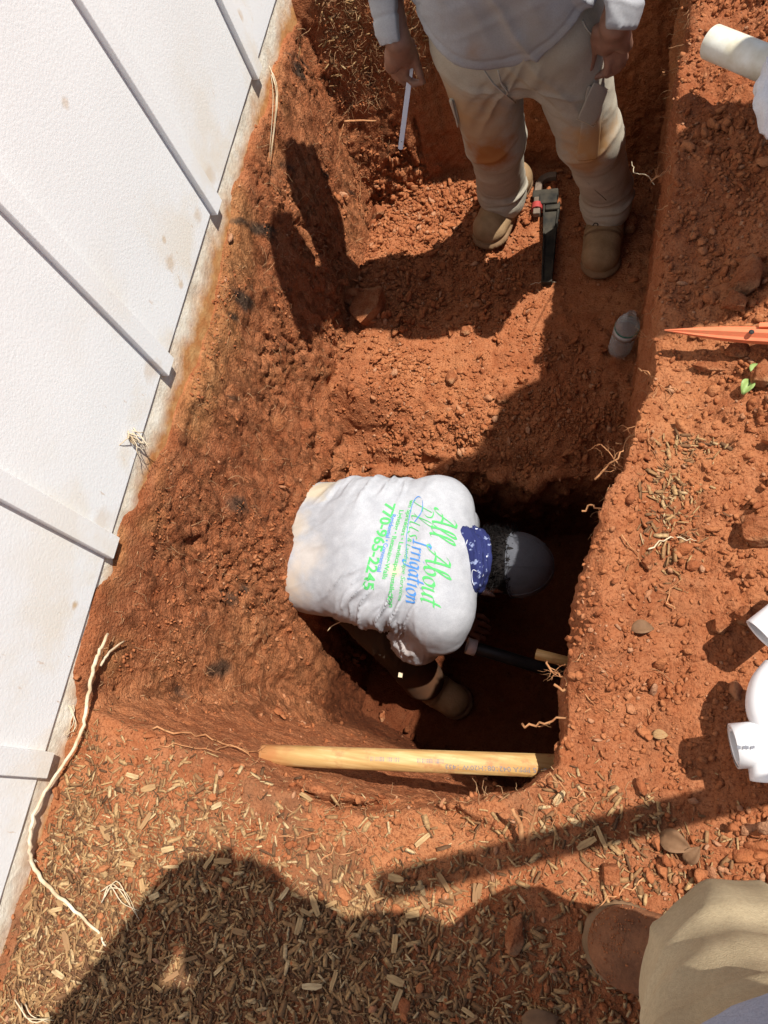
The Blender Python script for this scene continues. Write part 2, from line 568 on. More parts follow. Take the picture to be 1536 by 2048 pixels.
# map z -0.09..-0.02 to the amount of clay staining
mr = T.n('ShaderNodeMapRange'); mr.inputs['From Min'].default_value = -0.075; mr.inputs['From Max'].default_value = -0.022
mr.inputs['To Min'].default_value = 1.0; mr.inputs['To Max'].default_value = 0.0
T.l(T.math('ADD', zz, T.math('MULTIPLY', T.math('SUBTRACT', T.noise(11, 5, 0.62), 0.5), 0.12)), mr.inputs[0])
col = T.mix(mr.outputs[0], col, T.ramp(T.noise(40, 5), [(0.3, (.44, .17, .055)), (0.7, (.58, .32, .13))]))
T.color(col).rough(0.95, 0.1)
T.bump(T.noise(95, 7, 0.7), 0.003, 0.9)
M_PARGE = T.m

def fabric(name, c1, c2, stains=(), weave=900, rough=0.9, scale=9, bd=0.0012):
    t = NT(name)
    col = t.ramp(t.noise(scale, 5), [(0.3, c1), (0.7, c2)])
    col = t.mix(t.ramp(t.noise(330, 2, 0.5), [(0.35, 0.22), (0.62, 0.0)]), col, tuple(x*0.6 for x in c1))
    for (c, r, cc, s) in stains: col = spot(t, col, c, r, cc, s)
    t.color(col).rough(rough, 0.15)
    t.b.inputs['Sheen Weight'].default_value = 0.0
    t.bump(t.noise(weave, 2), bd, 0.5)
    return t.m

def skin(name, c1, c2):
    t = NT(name)
    t.color(t.ramp(t.noise(30, 4), [(0.3, c1), (0.7, c2)])).rough(0.55, 0.4)
    t.bump(t.noise(320, 4), 0.0009, 0.6)
    return t.m
M_SKIN = skin('brown_skin', (.20, .098, .062), (.32, .165, .11))
M_PVC = simple('white_pvc', (.76, .77, .79), (.82, .82, .83), 6, 0.32, 300, 0.0002, 0.5)
M_PVCD = simple('dirty_pvc', (.55, .50, .36), (.80, .80, .72), 22, 0.4, 300, 0.0003, 0.5)
M_BLACKINK = simple('grey_ink', (.16, .17, .2), (.2, .2, .22), 20)
M_LEATHER = simple('boot_leather', (.22, .135, .065), (.35, .225, .12), 22, 0.72, 160, 0.0018)
M_SOLE = simple('boot_sole', (.15, .085, .04), (.24, .14, .075), 30, 0.85)
M_LACE = simple('boot_lace', (.38, .24, .06), (.48, .32, .10), 60, 0.8)

# ================================================================ the dug ground
def soil_line(y):
    return np.interp(y, [-1.2, -0.33, -0.248, -0.167, -0.083, -0.051, 0.003, 0.038, 0.082, 0.118, 0.174, 0.24, 0.285, 0.345, 0.395, 0.429, 0.5, 0.591, 0.662, 0.76, 0.85, 0.919, 1.017, 1.108, 1.225, 1.33, 1.426, 1.465, 1.628, 1.914],
                     [-.06, -0.041, -0.063, -0.077, -0.084, -0.053, -0.042, -0.042, -0.015, -0.015, -0.018, -0.002, -0.025, -0.013, -0.016, -0.039, -0.055, -0.086, -0.094, -0.092, -0.096, -0.115, -0.086, -0.087, -0.059, -0.06, -0.055, -0.076, -0.078, -0.115])

def ground_h(x, y):
    P2 = np.stack([x, y, np.zeros_like(x)], -1)
    n1 = fbm(P2, 2.2, 3, 5)
    z = -0.062 + 0.014*n1
    # loose spoil thrown up on the right bank
    sp = sst(0.97, 1.30, x) * sst(-0.12, 0.15, y)
    z = z + sp*(0.055 + 0.05*fbm(P2, 3.1, 3, 9)) + sst(1.2, 2.0, x)*0.10
    z = z + 0.03*sst(0.85, .98, x)*sst(0.2, .5, y)*(0.6 + 0.8*fbm(P2, 6, 2, 19))
    z = z + 0.06*np.exp(-((x-.895)/.05)**2)*sst(.10, .25, y)*sst(.78, .6, y)  # rim raised here to throw more shade into the hole
    return z

def pit_h(x, y):
    P2 = np.stack([x, y, np.zeros_like(x)], -1)
    R = np.interp(y, [-1, .08, .27, .43, .71, 1.08, 1.46, 2.2], [.85, .85, .848, .868, .935, .955, .965, .985]) + 0.020*fbm(P2, 7, 4, 31)
    F = np.interp(x, [-.1, .05, .2, .36, .66, .76, .82, .9], [.03, .02, .0, -.03, -.03, .0, .045, .10]) + 0.010*fbm(P2, 6, 3, 33)
    Eb = np.interp(x, [0, .15, .3, .6, 1.0], [1.88, 1.93, 1.99, 2.02, 2.0]) + 0.02*fbm(P2, 4, 3, 35)
    top = -0.055
    hr = top - 24*(R - x)
    df = y - F
    sF = np.interp(x, [0, .15, .3, .45, .6, .75], [3.6, 7.5, 8.5, 8.5, 12, 24])
    hf = top - sF*df
    he = top - np.interp(x, [0, .12, .3], [5, 9, 18])*(Eb - y)
    # floors: the shelf the standing man is on, and the deeper hole
    n = fbm(P2, 4.5, 4, 41)
    shelf = -0.80 + 0.018*n + 0.10*np.exp(-((x-.12)/.16)**2)*sst(.95, 1.1, y)*sst(1.95, 1.5, y) + 0.05*sst(1.72, 1.9, y)*sst(.7, .3, x)
    shelf = shelf - 0.10*sst(1.10, 0.90, y) - 0.03*sst(.6, .9, x)*sst(1.2, 1.0, y)
    deep = -1.33 + 0.02*n
    ye = 0.855 + 0.05*fbm(P2, 6, 4, 43) - 0.05*np.exp(-((x-.34)/.03)**2) + 0.05*sst(.5, .9, x)
    fl = deep + (shelf - deep)*sst(-0.025, 0.025, y - ye)
    h = np.maximum(np.maximum(hr, hf), he)
    k = 0.03
    a, b = h, fl
    h = np.maximum(a, b) + np.maximum(k - np.abs(a-b), 0)**2/k*0.25
    # fallen-soil bulge in the near left corner
    h = h + 0.035*fbm(P2, 9, 3, 47)*sst(.45, .2, y)*sst(.65, .5, x)*sst(-1.3, -1.1, h)*sst(-.1, -.3, h)
    return h

def surf_h(x, y):
    g, p = ground_h(x, y), pit_h(x, y)
    k = 0.035
    h = np.minimum(g, p) - np.maximum(k - np.abs(g-p), 0)**2/k*0.25
    # the crack behind the near rim
    cy_ = -0.040 + 0.012*np.sin(x*22)
    cr = np.exp(-((y - cy_)/0.0075)**2)*sst(.32, .40, x)*sst(.80, .62, x)
    return h - 0.05*cr

HG = 0.0064
X0, X1, Y0, Y1, Z0, Z1 = -0.085, 1.66, -0.72, 2.36, -1.40, 0.13
gx = np.arange(X0, X1, HG); gy = np.arange(Y0, Y1, HG); gz = np.arange(Z0, Z1, HG)
XX, YY = np.meshgrid(gx, gy, indexing='ij')
HH = surf_h(XX, YY).astype(np.float32)
Fv = (gz[None, None, :].astype(np.float32) - HH[:, :, None])
# soil clinging to the foundation: a skin that thickens with depth
ny_ = len(gy)
YL, ZL = np.meshgrid(gy, gz, indexing='ij')
pl = np.stack([np.zeros_like(YL), YL, ZL], -1)
line = soil_line(YL) + 0.030*fbm(pl, 9, 4, 51)
xl = np.where(ZL > line, -0.07, -0.014 + 0.012*sst(0, .03, line - ZL) + 0.05*np.clip(-ZL/.8, 0, 1)**1.5 + 0.07*np.clip((-ZL-.8)/.5, 0, 1))
xl = xl + np.where(ZL > line, 0, 0.010*fbm(pl, 5, 3, 53))
np.minimum(Fv, (gx[:, None, None] - xl[None, :, :]).astype(np.float32)*3.0, out=Fv)
V, Q = surface_nets(Fv, (X0, Y0, Z0), HG)
del Fv
V = smooth_verts(V, Q)
N = vnormals(V, Q)
# --- relief in three dimensions, along the surface normal
steep = 1 - np.clip(N[:, 2], 0, 1)
leftw = (V[:, 0] < 0.22) * (N[:, 0] > 0.45)
rightw = (N[:, 0] < -0.45)
deepw = sst(-0.08, -0.2, V[:, 2])
sv = V.copy(); sv[:, 2] *= 0.45; sv[:, 1] *= 1.0
d = 0.012*fbm(V, 7, 4, 61) + 0.010*fbm(V, 28, 4, 63, .65)
w, wid = worley(V + 0.01*fbm(V, 20, 2, 65)[:, None], 24, 67)
w2, _ = worley(V, 55, 68)
flat = sst(.55, .8, N[:, 2])
spoil = sst(0.93, 1.05, V[:, 0])
floorz = flat*deepw
lump = (0.62 - w)*0.034*wid
lumpmask = np.clip(flat*(0.25 + 0.75*np.maximum(spoil, deepw)) , 0, 1)*sst(-.35, .25, fbm(V, 3, 2, 70))
d = d + lump*lumpmask + (0.5 - w2)*0.008*np.clip(lumpmask + 0.25*deepw, 0, 1)
# bitten-out hollows on the left face
bite = sst(0.42, 0.75, fbm(sv, 11, 3, 71)*0.5 + 0.5 + 0.12*fbm(sv, 40, 2, 72))
d = d - 0.012*bite*leftw
wl1, _ = worley(np.stack([V[:, 0], V[:, 1] + .3*V[:, 2], V[:, 2]*.55], -1) + .012*fbm(V, 14, 2, 76)[:, None], 52, 77)
d = d + leftw*(0.5 - wl1)*.010*sst(-.1, .35, fbm(V, 4.5, 3, 78))
rdg = 1 - np.abs(fbm(np.stack([V[:, 0]*20, V[:, 1]*26 + V[:, 2]*10, V[:, 2]*14 - V[:, 1]*5], -1), 1.0, 4, 79))*2
d = d - leftw*.012*sst(.72, .98, rdg)*sst(-.2, .3, fbm(V, 5, 2, 80))
d = d + leftw*0.0025*(fbm(np.stack([V[:, 0]*30, V[:, 1]*34 + V[:, 2]*20, V[:, 2]*9], -1), 1.0, 3, 73))
# vertical spade marks on the cut faces
cutf = (steep > .5)*(V[:, 0] > .22)
d = d + cutf*sst(-.05, .3, V[:, 1] + .4*(V[:, 0] > .5))*(0.008*fbm(np.stack([V[:, 0]*16, V[:, 1]*16, V[:, 2]*2.5], -1), 1.0, 3, 74) + 0.006*(0.5-w2))
# keep it smooth next to the concrete
near = sst(-0.012, 0.008, V[:, 0])
d = d*(0.35 + 0.65*near)
# the crumbling step between shelf and hole
stp = np.exp(-((V[:, 1]-.89)/.09)**2)*sst(-1.3, -.9, V[:, 2])*(V[:, 2] < -.6)*(V[:, 0] < .75)
d = d + stp*(0.62 - worley(V, 13, 75)[0])*0.075
V = V + N*d[:, None]
N = vnormals(V, Q)
V_t, N_t = V, N
g_me = make_mesh('ground', V, Q)
def vattr(me, name, val):
    a = me.attributes.new(name, 'FLOAT', 'POINT'); a.data.foreach_set('value', np.ascontiguousarray(val, dtype=np.float32))
# colour zones
sv2 = np.stack([V[:, 0]*8, V[:, 1]*17 + V[:, 2]*9, V[:, 2]*4.5 - V[:, 1]*2], -1)
tarm = sst(.36, .50, fbm(sv2, 1.0, 4, 81) + 0.25*np.exp(-((V[:, 2]+.20)/.09)**2)*(V[:, 1] > .3) - 0.12)*leftw*sst(-.05, -.10, V[:, 2])*sst(-1.0, -.85, V[:, 2])
for (px, py, r) in ((487, 1010, .035), (470, 1200, .03), (445, 1340, .03), (370, 1380, .025), (235, 1440, .03), (205, 1380, .035), (500, 420, .03), (478, 560, .03), (455, 620, .025), (240, 1350, .02), (420, 700, .025), (330, 900, .03), (290, 1040, .03), (560, 480, .02), (640, 300, .015), (380, 1230, .02), (540, 1040, .02), (300, 1230, .02), (500, 730, .02)):
    c = atx(px, py, .03)
    q = V - c; q = np.stack([q[:, 0], q[:, 1]*1.25 + q[:, 2]*.35, q[:, 2]*.5 - q[:, 1]*.2], -1)
    tarm = np.maximum(tarm, sst(1.25, .5, np.linalg.norm(q, axis=1)/r + 0.5*fbm(V, 30, 3, 83))*leftw*.9)
vattr(g_me, 'pit_shade', sst(-.86, -1.15, V[:, 2] + .05*fbm(V, 5, 3, 84)))  # mask for the painted shade, growing with depth
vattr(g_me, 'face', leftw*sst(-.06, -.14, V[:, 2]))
vattr(g_me, 'tar', np.clip(tarm, 0, 1)*.9)
mul = sst(.10, -.10, V[:, 1] + .05*fbm(V, 6, 3, 85))*sst(1.05, .75, V[:, 0])*(V[:, 2] > -.12)*sst(-.02, .14, fbm(V, 5, 3, 86) + sst(-.12, -.4, V[:, 1])*.6)
band = (V[:, 1] < .62)*np.exp(-((V[:, 0] - 1.0 - .02*fbm(V, 3, 2, 87))/.035)**2)*sst(-.12, -.05, V[:, 1])*(V[:, 2] > -.12)*sst(-.1, .3, fbm(V, 4, 2, 88))
turf = sst(1.80, 1.9, V[:, 1] + .5*(V[:, 2] + .06)*0)*sst(-.16, -.08, V[:, 2])
vattr(g_me, 'organic', np.clip(np.maximum(np.maximum(mul, band*.8), turf*.9), 0, 1)*np.clip(.35 + .9*fbm(V, 14, 4, 82), 0, .8))
och = sst(.1, -.0, np.abs(V[:, 2] - soil_line(V[:, 1]) + .04) - .02)*leftw*sst(-.1, .3, fbm(V, 7, 3, 89))
och = np.maximum(och, .3*leftw*sst(.3, .6, fbm(sv2, 1.3, 3, 90)))
vattr(g_me, 'ochre', np.clip(och, 0, 1)*.28)
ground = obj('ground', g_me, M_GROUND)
tag(ground, kind='structure')
# the yard beyond what was dug, out to the horizon
zo = -0.10
vv = [(-.06, -60), (60, -60), (60, 60), (-.06, 60)]
ring_v = [(-.3, -60, zo), (60, -60, zo), (60, 60, zo), (-.3, 60, zo), (-.3, Y0+.02, zo), (X1-.02, Y0+.02, zo), (X1-.02, Y1-.02, zo), (-.3, Y1-.02, zo)]
yard = obj('yard_ground', make_mesh('yard_ground', ring_v, [(0, 1, 5, 4), (1, 2, 6, 5), (2, 3, 7, 6)], False), M_GROUND)
tag(yard, kind='structure')

bpy.context.view_layer.update()
dg = bpy.context.evaluated_depsgraph_get()
def hit(px, py, off=0.0, default_z=-.06):
    """where the photo point falls on the ground surface, lifted off it a little"""
    d_ = Vector(ray(px, py)).normalized()
    ok, loc, nor, _ = ground.ray_cast(Vector(CAM), d_, distance=10)
    if not ok: return at(px, py, default_z), np.array([0, 0, 1.0])
    return np.array(loc) + np.array(nor)*off, np.array(nor)
def ground_z(x, y, top=1.0):
    ok, loc, nor, _ = ground.ray_cast(Vector((x, y, top)), Vector((0, 0, -1)), distance=5)
    return (loc.z, np.array(nor)) if ok else (-.1, np.array([0, 0, 1.0]))

# ================================================================ the house wall
house = thing('house_wall', 'white board-and-batten house wall with its rough concrete foundation laid bare', 'house wall', (0, 0.8, 0))
WY0, WY1, WTOP = -3.0, 5.2, 2.9
fv, ff = boxm((-.176, (WY0+WY1)/2, -0.75), (.30, WY1-WY0, 1.498))
# the exposed face is a fine sheet so its trowel marks are real
fy = np.arange(-.9, 2.6, .008); fz = np.arange(-.24, .0015, .008)
FY, FZ = np.meshgrid(fy, fz, indexing='ij')
Pf = np.stack([np.zeros_like(FY), FY, FZ], -1).reshape(-1, 3)
bumpx = 0.0022*fbm(Pf, 26, 4, 91) + 0.0018*fbm(Pf, 8, 2, 92) - .0185
nyf, nzf = FY.shape
vf = np.stack([bumpx, Pf[:, 1], Pf[:, 2]], -1)
idx = np.arange(nyf*nzf).reshape(nyf, nzf)
qf = np.stack([idx[:-1, :-1].ravel(), idx[1:, :-1].ravel(), idx[1:, 1:].ravel(), idx[:-1, 1:].ravel()], 1)
s = Soup(); s.add(fv, ff); s.add(vf, [tuple(q) for q in qf])
obj('foundation', s.mesh('foundation'), M_PARGE, house)
SP = .406
BY = [1.119 + SP*2 + .406*k - SP*0 for k in ()]
byc = [-0.092, 0.305, 0.703, 1.119, 1.532]           # lower edges of the battens seen in the photo
by = [byc[0] - SP*k for k in range(7, 0, -1)] + byc + [byc[-1] + SP*k for k in range(1, 9)]
BW = .043
for i, y in enumerate(by):
    b = obj('batten', make_mesh('batten', *boxm((-.0085, y + BW/2 - .006, WTOP/2 - .004), (.017, BW, WTOP + .008)), smooth=False), M_BATTEN, house)
    bevel_obj(b, .0012, 1)
for i in range(len(by) - 1):
    ya, yb = by[i] + BW/2 - .004, by[i+1] + BW/2 - .007
    zb = .001*((i*7) % 3)
    obj('siding_panel', make_mesh('siding_panel', *boxm((-.026, (ya+yb)/2, WTOP/2 + zb), (.024, yb-ya, WTOP)), smooth=False), M_SIDING, house)


# ================================================================ loose soil, chips, roots
def randrot(n):
    q = rng.normal(size=(n, 4)); q /= np.linalg.norm(q, axis=1)[:, None]
    w, x, y, z = q.T
    return np.stack([1-2*(y*y+z*z), 2*(x*y-z*w), 2*(x*z+y*w), 2*(x*y+z*w), 1-2*(x*x+z*z), 2*(y*z-x*w), 2*(x*z-y*w), 2*(y*z+x*w), 1-2*(x*x+y*y)], 1).reshape(n, 3, 3)

def rock_proto(ic, seed, rough=.35, sharp=False):
    v, f = ic
    r = 1 + rough*fbm(v + seed*3.1, 1.3, 3, seed) + (.12*fbm(v + seed, 4.0, 2, seed+5))
    sc_ = 1 + .30*np.array([math.sin(seed*1.7), math.cos(seed*2.3), -.5])
    v = v*r[:, None]*sc_
    if sharp:
        rr = np.random.default_rng(seed)
        for _ in range(9):
            n_ = rr.normal(size=3); n_ /= np.linalg.norm(n_); c_ = .50 + .30*rr.random()
            v = v - np.maximum(v @ n_ - c_, 0)[:, None]*n_*.92
    return v, f

def scatter(name, pos, size, protos, mat, jitter=None):
    n = len(pos); which = rng.integers(0, len(protos), n)
    VV, FF, base = [], [], 0
    for k, (pv, pf) in enumerate(protos):
        ii = np.where(which == k)[0]
        if not len(ii): continue
        R_ = randrot(len(ii))
        an = np.stack([.8 + .5*rng.random(len(ii)), .5 + .5*rng.random(len(ii)), .35 + .5*rng.random(len(ii))], 1)
        v = np.einsum('nij,nmj->nmi', R_, pv[None]*an[:, None, :])*size[ii][:, None, None] + pos[ii][:, None, :]
        f = pf[None] + (np.arange(len(ii))*len(pv))[:, None, None] + base
        VV.append(v.reshape(-1, 3)); FF.append(f.reshape(-1, 3)); base += v.shape[0]*v.shape[1]
    return obj(name, make_mesh(name, np.vstack(VV), np.vstack(FF), False), mat)

def pick(weight, n):
    c = np.cumsum(weight); return np.searchsorted(c, rng.random(n)*c[-1])

protos = [rock_proto(ICO2, s_, .5, True) for s_ in range(1, 13)]
Vx, Vy, Vz = V_t[:, 0], V_t[:, 1], V_t[:, 2]
up_ = np.clip(N_t[:, 2], 0, 1)
topz = Vz > -.14
inview = (Vx < 1.45) & (Vy > -.5)
clump = sst(-.25, .45, fbm(V_t, 4, 3, 95)); clump2 = sst(-.1, .3, fbm(V_t, 11, 2, 96))
wgt = inview*(up_ > .35)*(
      topz*(sst(.84, .92, Vx)*sst(-.14, .05, Vy))*(.5 + 4.6*sst(.92, 1.02, Vx)*(.22 + clump)*(.4 + clump2))
    + topz*sst(.75, .9, Vx)*sst(.1, -.1, Vy)*(.35 + clump)
    + topz*.06 + topz*.45*(Vy < .0) + topz*1.6*np.exp(-((Vx - .90)/.06)**2)*(Vy > 0)*(.3 + clump2)
    + (Vz < -.5)*(Vz > -1.2)*(.25 + 2.6*clump*(.3 + clump2))
    + (Vz < -.5)*(Vz > -1.0)*4.5*np.exp(-((Vx-.42)/.20)**2 - ((Vy-1.12)/.16)**2)*(.2+clump)
    + (Vz < -.5)*5.0*np.exp(-((Vx-.22)/.16)**2 - ((Vy-1.82)/.13)**2)
    + (Vz < -1.0)*.12)
i1 = pick(wgt, 46000)
size = .0018 + .0052*rng.random(len(i1))**2.8
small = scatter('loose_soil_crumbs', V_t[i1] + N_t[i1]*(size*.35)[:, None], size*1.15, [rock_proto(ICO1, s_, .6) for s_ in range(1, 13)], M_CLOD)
tag(small, kind='stuff')
i2 = pick(wgt*(topz*(.4+2*clump) + (Vz < -.5)), 6500)
size = (.005 + .019*rng.random(len(i2))**3.2)*np.where((V_t[i2][:, 0] > .96) | (V_t[i2][:, 2] < -.4), 1.0, .6)
def crumble(seed):
    rr = np.random.default_rng(seed); VV, FF, n0 = [], [], 0
    for k in range(4):
        v, f = rock_proto(ICO2, seed*5 + k, .6, True)
        v = v*(.75, .60, .5, .42)[k] + (rr.normal(size=3)*.50 if k else 0)
        VV.append(v); FF.append(f + n0); n0 += len(v)
    return np.vstack(VV), np.vstack(FF)
o_ = np.argsort(-size); lg, sm = o_[:1100], o_[1100:]
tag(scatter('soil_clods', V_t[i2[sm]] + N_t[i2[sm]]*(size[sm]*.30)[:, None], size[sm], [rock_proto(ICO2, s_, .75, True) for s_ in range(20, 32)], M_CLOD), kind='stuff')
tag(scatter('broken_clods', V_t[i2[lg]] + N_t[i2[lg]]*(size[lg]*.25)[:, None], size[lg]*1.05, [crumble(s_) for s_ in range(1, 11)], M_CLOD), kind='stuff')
# crumbs caught on the left face
wl = (Vx < .25)*(N_t[:, 0] > .3)*(Vz < -.09)*(Vz > -1.1)*sst(.0, .5, fbm(V_t, 8, 3, 97))
i3 = pick(wl, 2600)
size = .0018 + .0042*rng.random(len(i3))**2
tag(scatter('soil_crumbs', V_t[i3] + N_t[i3]*(size*.2)[:, None], size, protos[:8], M_CLOD), kind='stuff')

# mulch
def chip_verts(L, W, H, seed):
    r = np.random.default_rng(seed)
    xs = np.array([-L/2, -L/6, L/5, L/2]); w = W/2*np.array([.5 + .5*r.random(), 1, .95, .35 + .6*r.random()])
    bend = H*.5*(r.random()-.5)*np.array([1, 0, 0, 1]); off = W*.12*(r.random(4)-.5)
    v = []
    for i in range(4):
        for sy, sz in ((-1, -1), (1, -1), (1, 1), (-1, 1)):
            v.append((xs[i], off[i] + sy*w[i]*(1 + .1*sz), bend[i] + sz*H/2))
    f = []
    for i in range(3):
        for j in range(4): f.append((i*4+j, i*4+(j+1) % 4, (i+1)*4+(j+1) % 4, (i+1)*4+j))
    f += [(3, 2, 1, 0), (12, 13, 14, 15)]
    return np.array(v), f

chip_protos = [chip_verts(1.0, .10 + .28*random.random(), .05 + .06*random.random(), s_) for s_ in range(16)]
def chip_cloud(name, idx_, lmin, lmax, power, stack, tilt):
    n = len(idx_)
    which = rng.integers(0, 16, n)
    VV, FF, base = [], [], 0
    L = lmin + (lmax - lmin)*rng.random(n)**power
    yaw = rng.random(n)*2*np.pi
    for k in range(16):
        ii = np.where(which == k)[0]
        if not len(ii): continue
        pv, pf = chip_protos[k]
        nn = N_t[idx_[ii]] + rng.normal(size=(len(ii), 3))*tilt; nn /= np.linalg.norm(nn, axis=1)[:, None]
        t = np.stack([np.cos(yaw[ii]), np.sin(yaw[ii]), 0*yaw[ii]], 1); t -= nn*(t*nn).sum(1)[:, None]; t /= np.linalg.norm(t, axis=1)[:, None]
        s2 = np.cross(nn, t)
        P = pv[None]*L[ii][:, None, None]
        v = P[..., :1]*t[:, None] + P[..., 1:2]*s2[:, None] + P[..., 2:]*nn[:, None] + (V_t[idx_[ii]] + N_t[idx_[ii]]*(.0012 + stack*rng.random(len(ii)))[:, None])[:, None]
        f = np.array(pf)[None] + (np.arange(len(ii))*len(pv))[:, None, None] + base
        VV.append(v.reshape(-1, 3)); FF.append(f.reshape(-1, 4)); base += v.shape[0]*v.shape[1]
    return obj(name, make_mesh(name, np.vstack(VV), np.vstack(FF), False), M_CHIP)

nm = fbm(V_t, 5, 3, 101)
mulw = topz*(up_ > .5)*(Vy > -.62)*(sst(.04, -.20, Vy + .06*nm + .10*sst(.2, .6, Vx))*sst(1.02, .70, Vx)*sst(-.35, .25, nm + sst(-.06, -.28, Vy)*1.0)*(Vx > .0)
        + .14*sst(.04, -.10, Vy)*(Vx < 1.15)
        + .85*(Vy < .62)*np.exp(-((Vx - 1.01 - .03*nm)/.035)**2)*sst(-.1, .0, Vy)*sst(-.2, .3, nm)
        + .75*np.exp(-((Vx - .985)/.035)**2 - ((Vy - .47)/.08)**2)
        + .5*np.exp(-((Vx - .93)/.12)**2 - ((Vy + .02)/.06)**2)
        ) 
tag(chip_cloud('wood_mulch', pick(mulw, 21000), .0035, .023, 2.2, .004, .14), kind='stuff')
turfw = (Vy > 1.70)*(Vx < .30)*(Vz > -.32)*(Vx > .015)
tag(chip_cloud('turf_litter', pick(turfw*(Vy > 1.82), 420), .006, .030, 1.3, .008, .5), kind='stuff')
deb = pick(mulw + .1*topz*(Vy < .1)*(Vx < 1.1)*(Vx > 0), 9000)
tag(chip_cloud('mulch_dust', deb, .0025, .010, 1.5, .002, .3), kind='stuff')
# the largest chips, one by one
big_i = pick(mulw*(topz)*(Vx < .95), 110)
chip_meshes = [make_mesh('wood_chip', cv, cf, False) for cv, cf in (chip_verts(.018 + .016*random.random(), .004 + .007*random.random(), .0022, 60 + k) for k in range(9))]
for k, ii in enumerate(big_i):
    o = bpy.data.objects.new('wood_chip', chip_meshes[k % 9]); COL.objects.link(o)
    if not chip_meshes[k % 9].materials: chip_meshes[k % 9].materials.append(M_CHIP1)
    nn = Vector(N_t[ii] + rng.normal(size=3)*.15).normalized()
    o.matrix_world = Matrix.Translation(Vector(V_t[ii]) + nn*.007) @ nn.to_track_quat('Z', 'Y').to_matrix().to_4x4() @ Matrix.Rotation(random.random()*6.28, 4, 'Z')
    tag(o, 'split wood chip lying loose on top of the mulch and red soil', 'wood chip', 'wood chips strewn over the ground')

def stone(name, c, r, seed, label, mat=M_ROCK, group=None, cat='stone', squash=(1, 1, 1), sink=.3, ic=ICO4):
    v, f = rock_proto(ic, seed, .45, True)
    v = v*np.array(squash)*r
    v = v + v/np.linalg.norm(v, axis=1)[:, None]*(r*.06*fbm(v/r + seed, 5, 4, seed))[:, None]
    o = obj(name, make_mesh(name, v, f), mat); o.location = c
    return tag(o, label, cat, group)

def put_stone(px, py, r, seed, label, **kw):
    p, n_ = hit(px, py)
    return stone('stone', p + n_*r*.45, r, seed, label, **kw)
put_stone(742, 622, .062, 41, 'big rough boulder with a broken top against the left side of the trench floor', cat='boulder', squash=(1.15, 1, .85))
put_stone(700, 590, .036, 43, 'jagged brown clod wedged behind the big boulder', squash=(1.2, .8, 1))
put_stone(1484, 572, .034, 44, 'rounded pale clod, largest on the right bank above the orange stake')
put_stone(1470, 705, .018, 45, 'round lumpy clod just below the orange stake')
put_stone(1420, 735, .017, 46, 'flat cream coloured stone below the point of the orange stake', squash=(1.5, .8, .6))
put_stone(1525, 748, .026, 47, 'reddish clod at the right edge beside the small green leaves', squash=(1.2, 1, .8))
put_stone(1528, 1065, .034, 48, 'broad orange clod at the right edge above the white pipe end', squash=(1.2, 1.1, .8))
put_stone(1478, 610, .020, 49, 'small brown clod touching the largest pale clod')
put_stone(1490, 1230, .018, 50, 'knobbly red clod left of the white pipe end')
put_stone(1290, 1125, .014, 51, 'small orange clod on the brown bank beside the mulch strip')
put_stone(1440, 1255, .016, 52, 'pitted orange clod on the bank, left of the knobbly one')
put_stone(1250, 460, .040, 53, 'dark clod in the shade behind the standing man\'s boot')
put_stone(1030, 1870, .022, 54, 'long rounded clod lying in the shade left of the photographer\'s boot', squash=(.7, 1.5, .7))
put_stone(760, 430, .030, 55, 'red clod at the foot of the dark trench end', squash=(1, 1.1, .9))
put_stone(870, 490, .022, 56, 'crumbly clod on the sunlit heap left of the standing man\'s boot')
put_stone(930, 660, .016, 57, 'pebbly clod on the shaded trench floor')
put_stone(900, 755, .024, 58, 'crumbly red clod in the sun in the middle of the trench floor')
put_stone(1005, 800, .020, 59, 'red clod at the shade line on the trench floor')
put_stone(1485, 525, .014, 60, 'small clod above the largest pale clod')
put_stone(765, 1432, .016, 61, 'small clod poking out of the shade at the lip of the deep hole', squash=(.7, 1.5, .9))
b_, n_ = hit(1222, 1748)
blk = obj('soil_block', make_mesh('soil_block', *boxm((0, 0, 0), (.022, .026, .02)), smooth=False), M_ROCK); blk.location = b_ + np.array([0, 0, .008]); blk.rotation_euler = (.2, .1, .15)
bevel_obj(blk, .003, 2); tag(blk, 'square block of orange clay just above the photographer\'s boot', 'clay block')

# roots -------------------------------------------------------------
def wander(p, d, L, steps, jit, drop=0.0):
    pts = [np.array(p, float)]; d = np.array(d, float); d /= np.linalg.norm(d)
    for _ in range(steps):
        d = d + rng.normal(size=3)*jit + np.array([0, 0, -drop]); d /= np.linalg.norm(d)
        pts.append(pts[-1] + d*L/steps)
    return pts
def branchy(soup, pts, r, nb, bl, depth=1, n=5):
    soup.add(*tube(pts, [r, r*.75, r*.3], n))
    for _ in range(nb):
        k = rng.integers(1, len(pts)-1); t = pts[k] - pts[k-1]; t /= np.linalg.norm(t)
        dd = t + rng.normal(size=3)*.8
        q = wander(pts[k], dd, bl*(.5 + rng.random()), 7, .35)
        if depth > 0: branchy(soup, q, r*.45, max(1, nb//2), bl*.5, depth-1, 4)
        else: soup.add(*tube(q, [r*.45, r*.15], 3))
def root_px(pxs, r, label, nb=4, bl=.035, lift=.006, mat=None, cat='root', name='root', jit=.002, depth=1, ends=None, n=6, group=None):
    pts = []
    for i, q in enumerate(pxs):
        if len(q) == 3: p = at(*q)
        else: p = hit(q[0], q[1])[0] + hit(q[0], q[1])[1]*lift
        pts.append(p)
    c = [p + rng.normal(size=3)*jit for p in catmull(pts, 4)]; r = r*.74
    s_ = Soup()
    if nb: branchy(s_, c, r, nb, bl, depth, n)
    else: s_.add(*tube(c, [r, r, r*.6], n))
    return tag(obj(name, s_.mesh(name), mat or M_ROOT), label, cat, group)

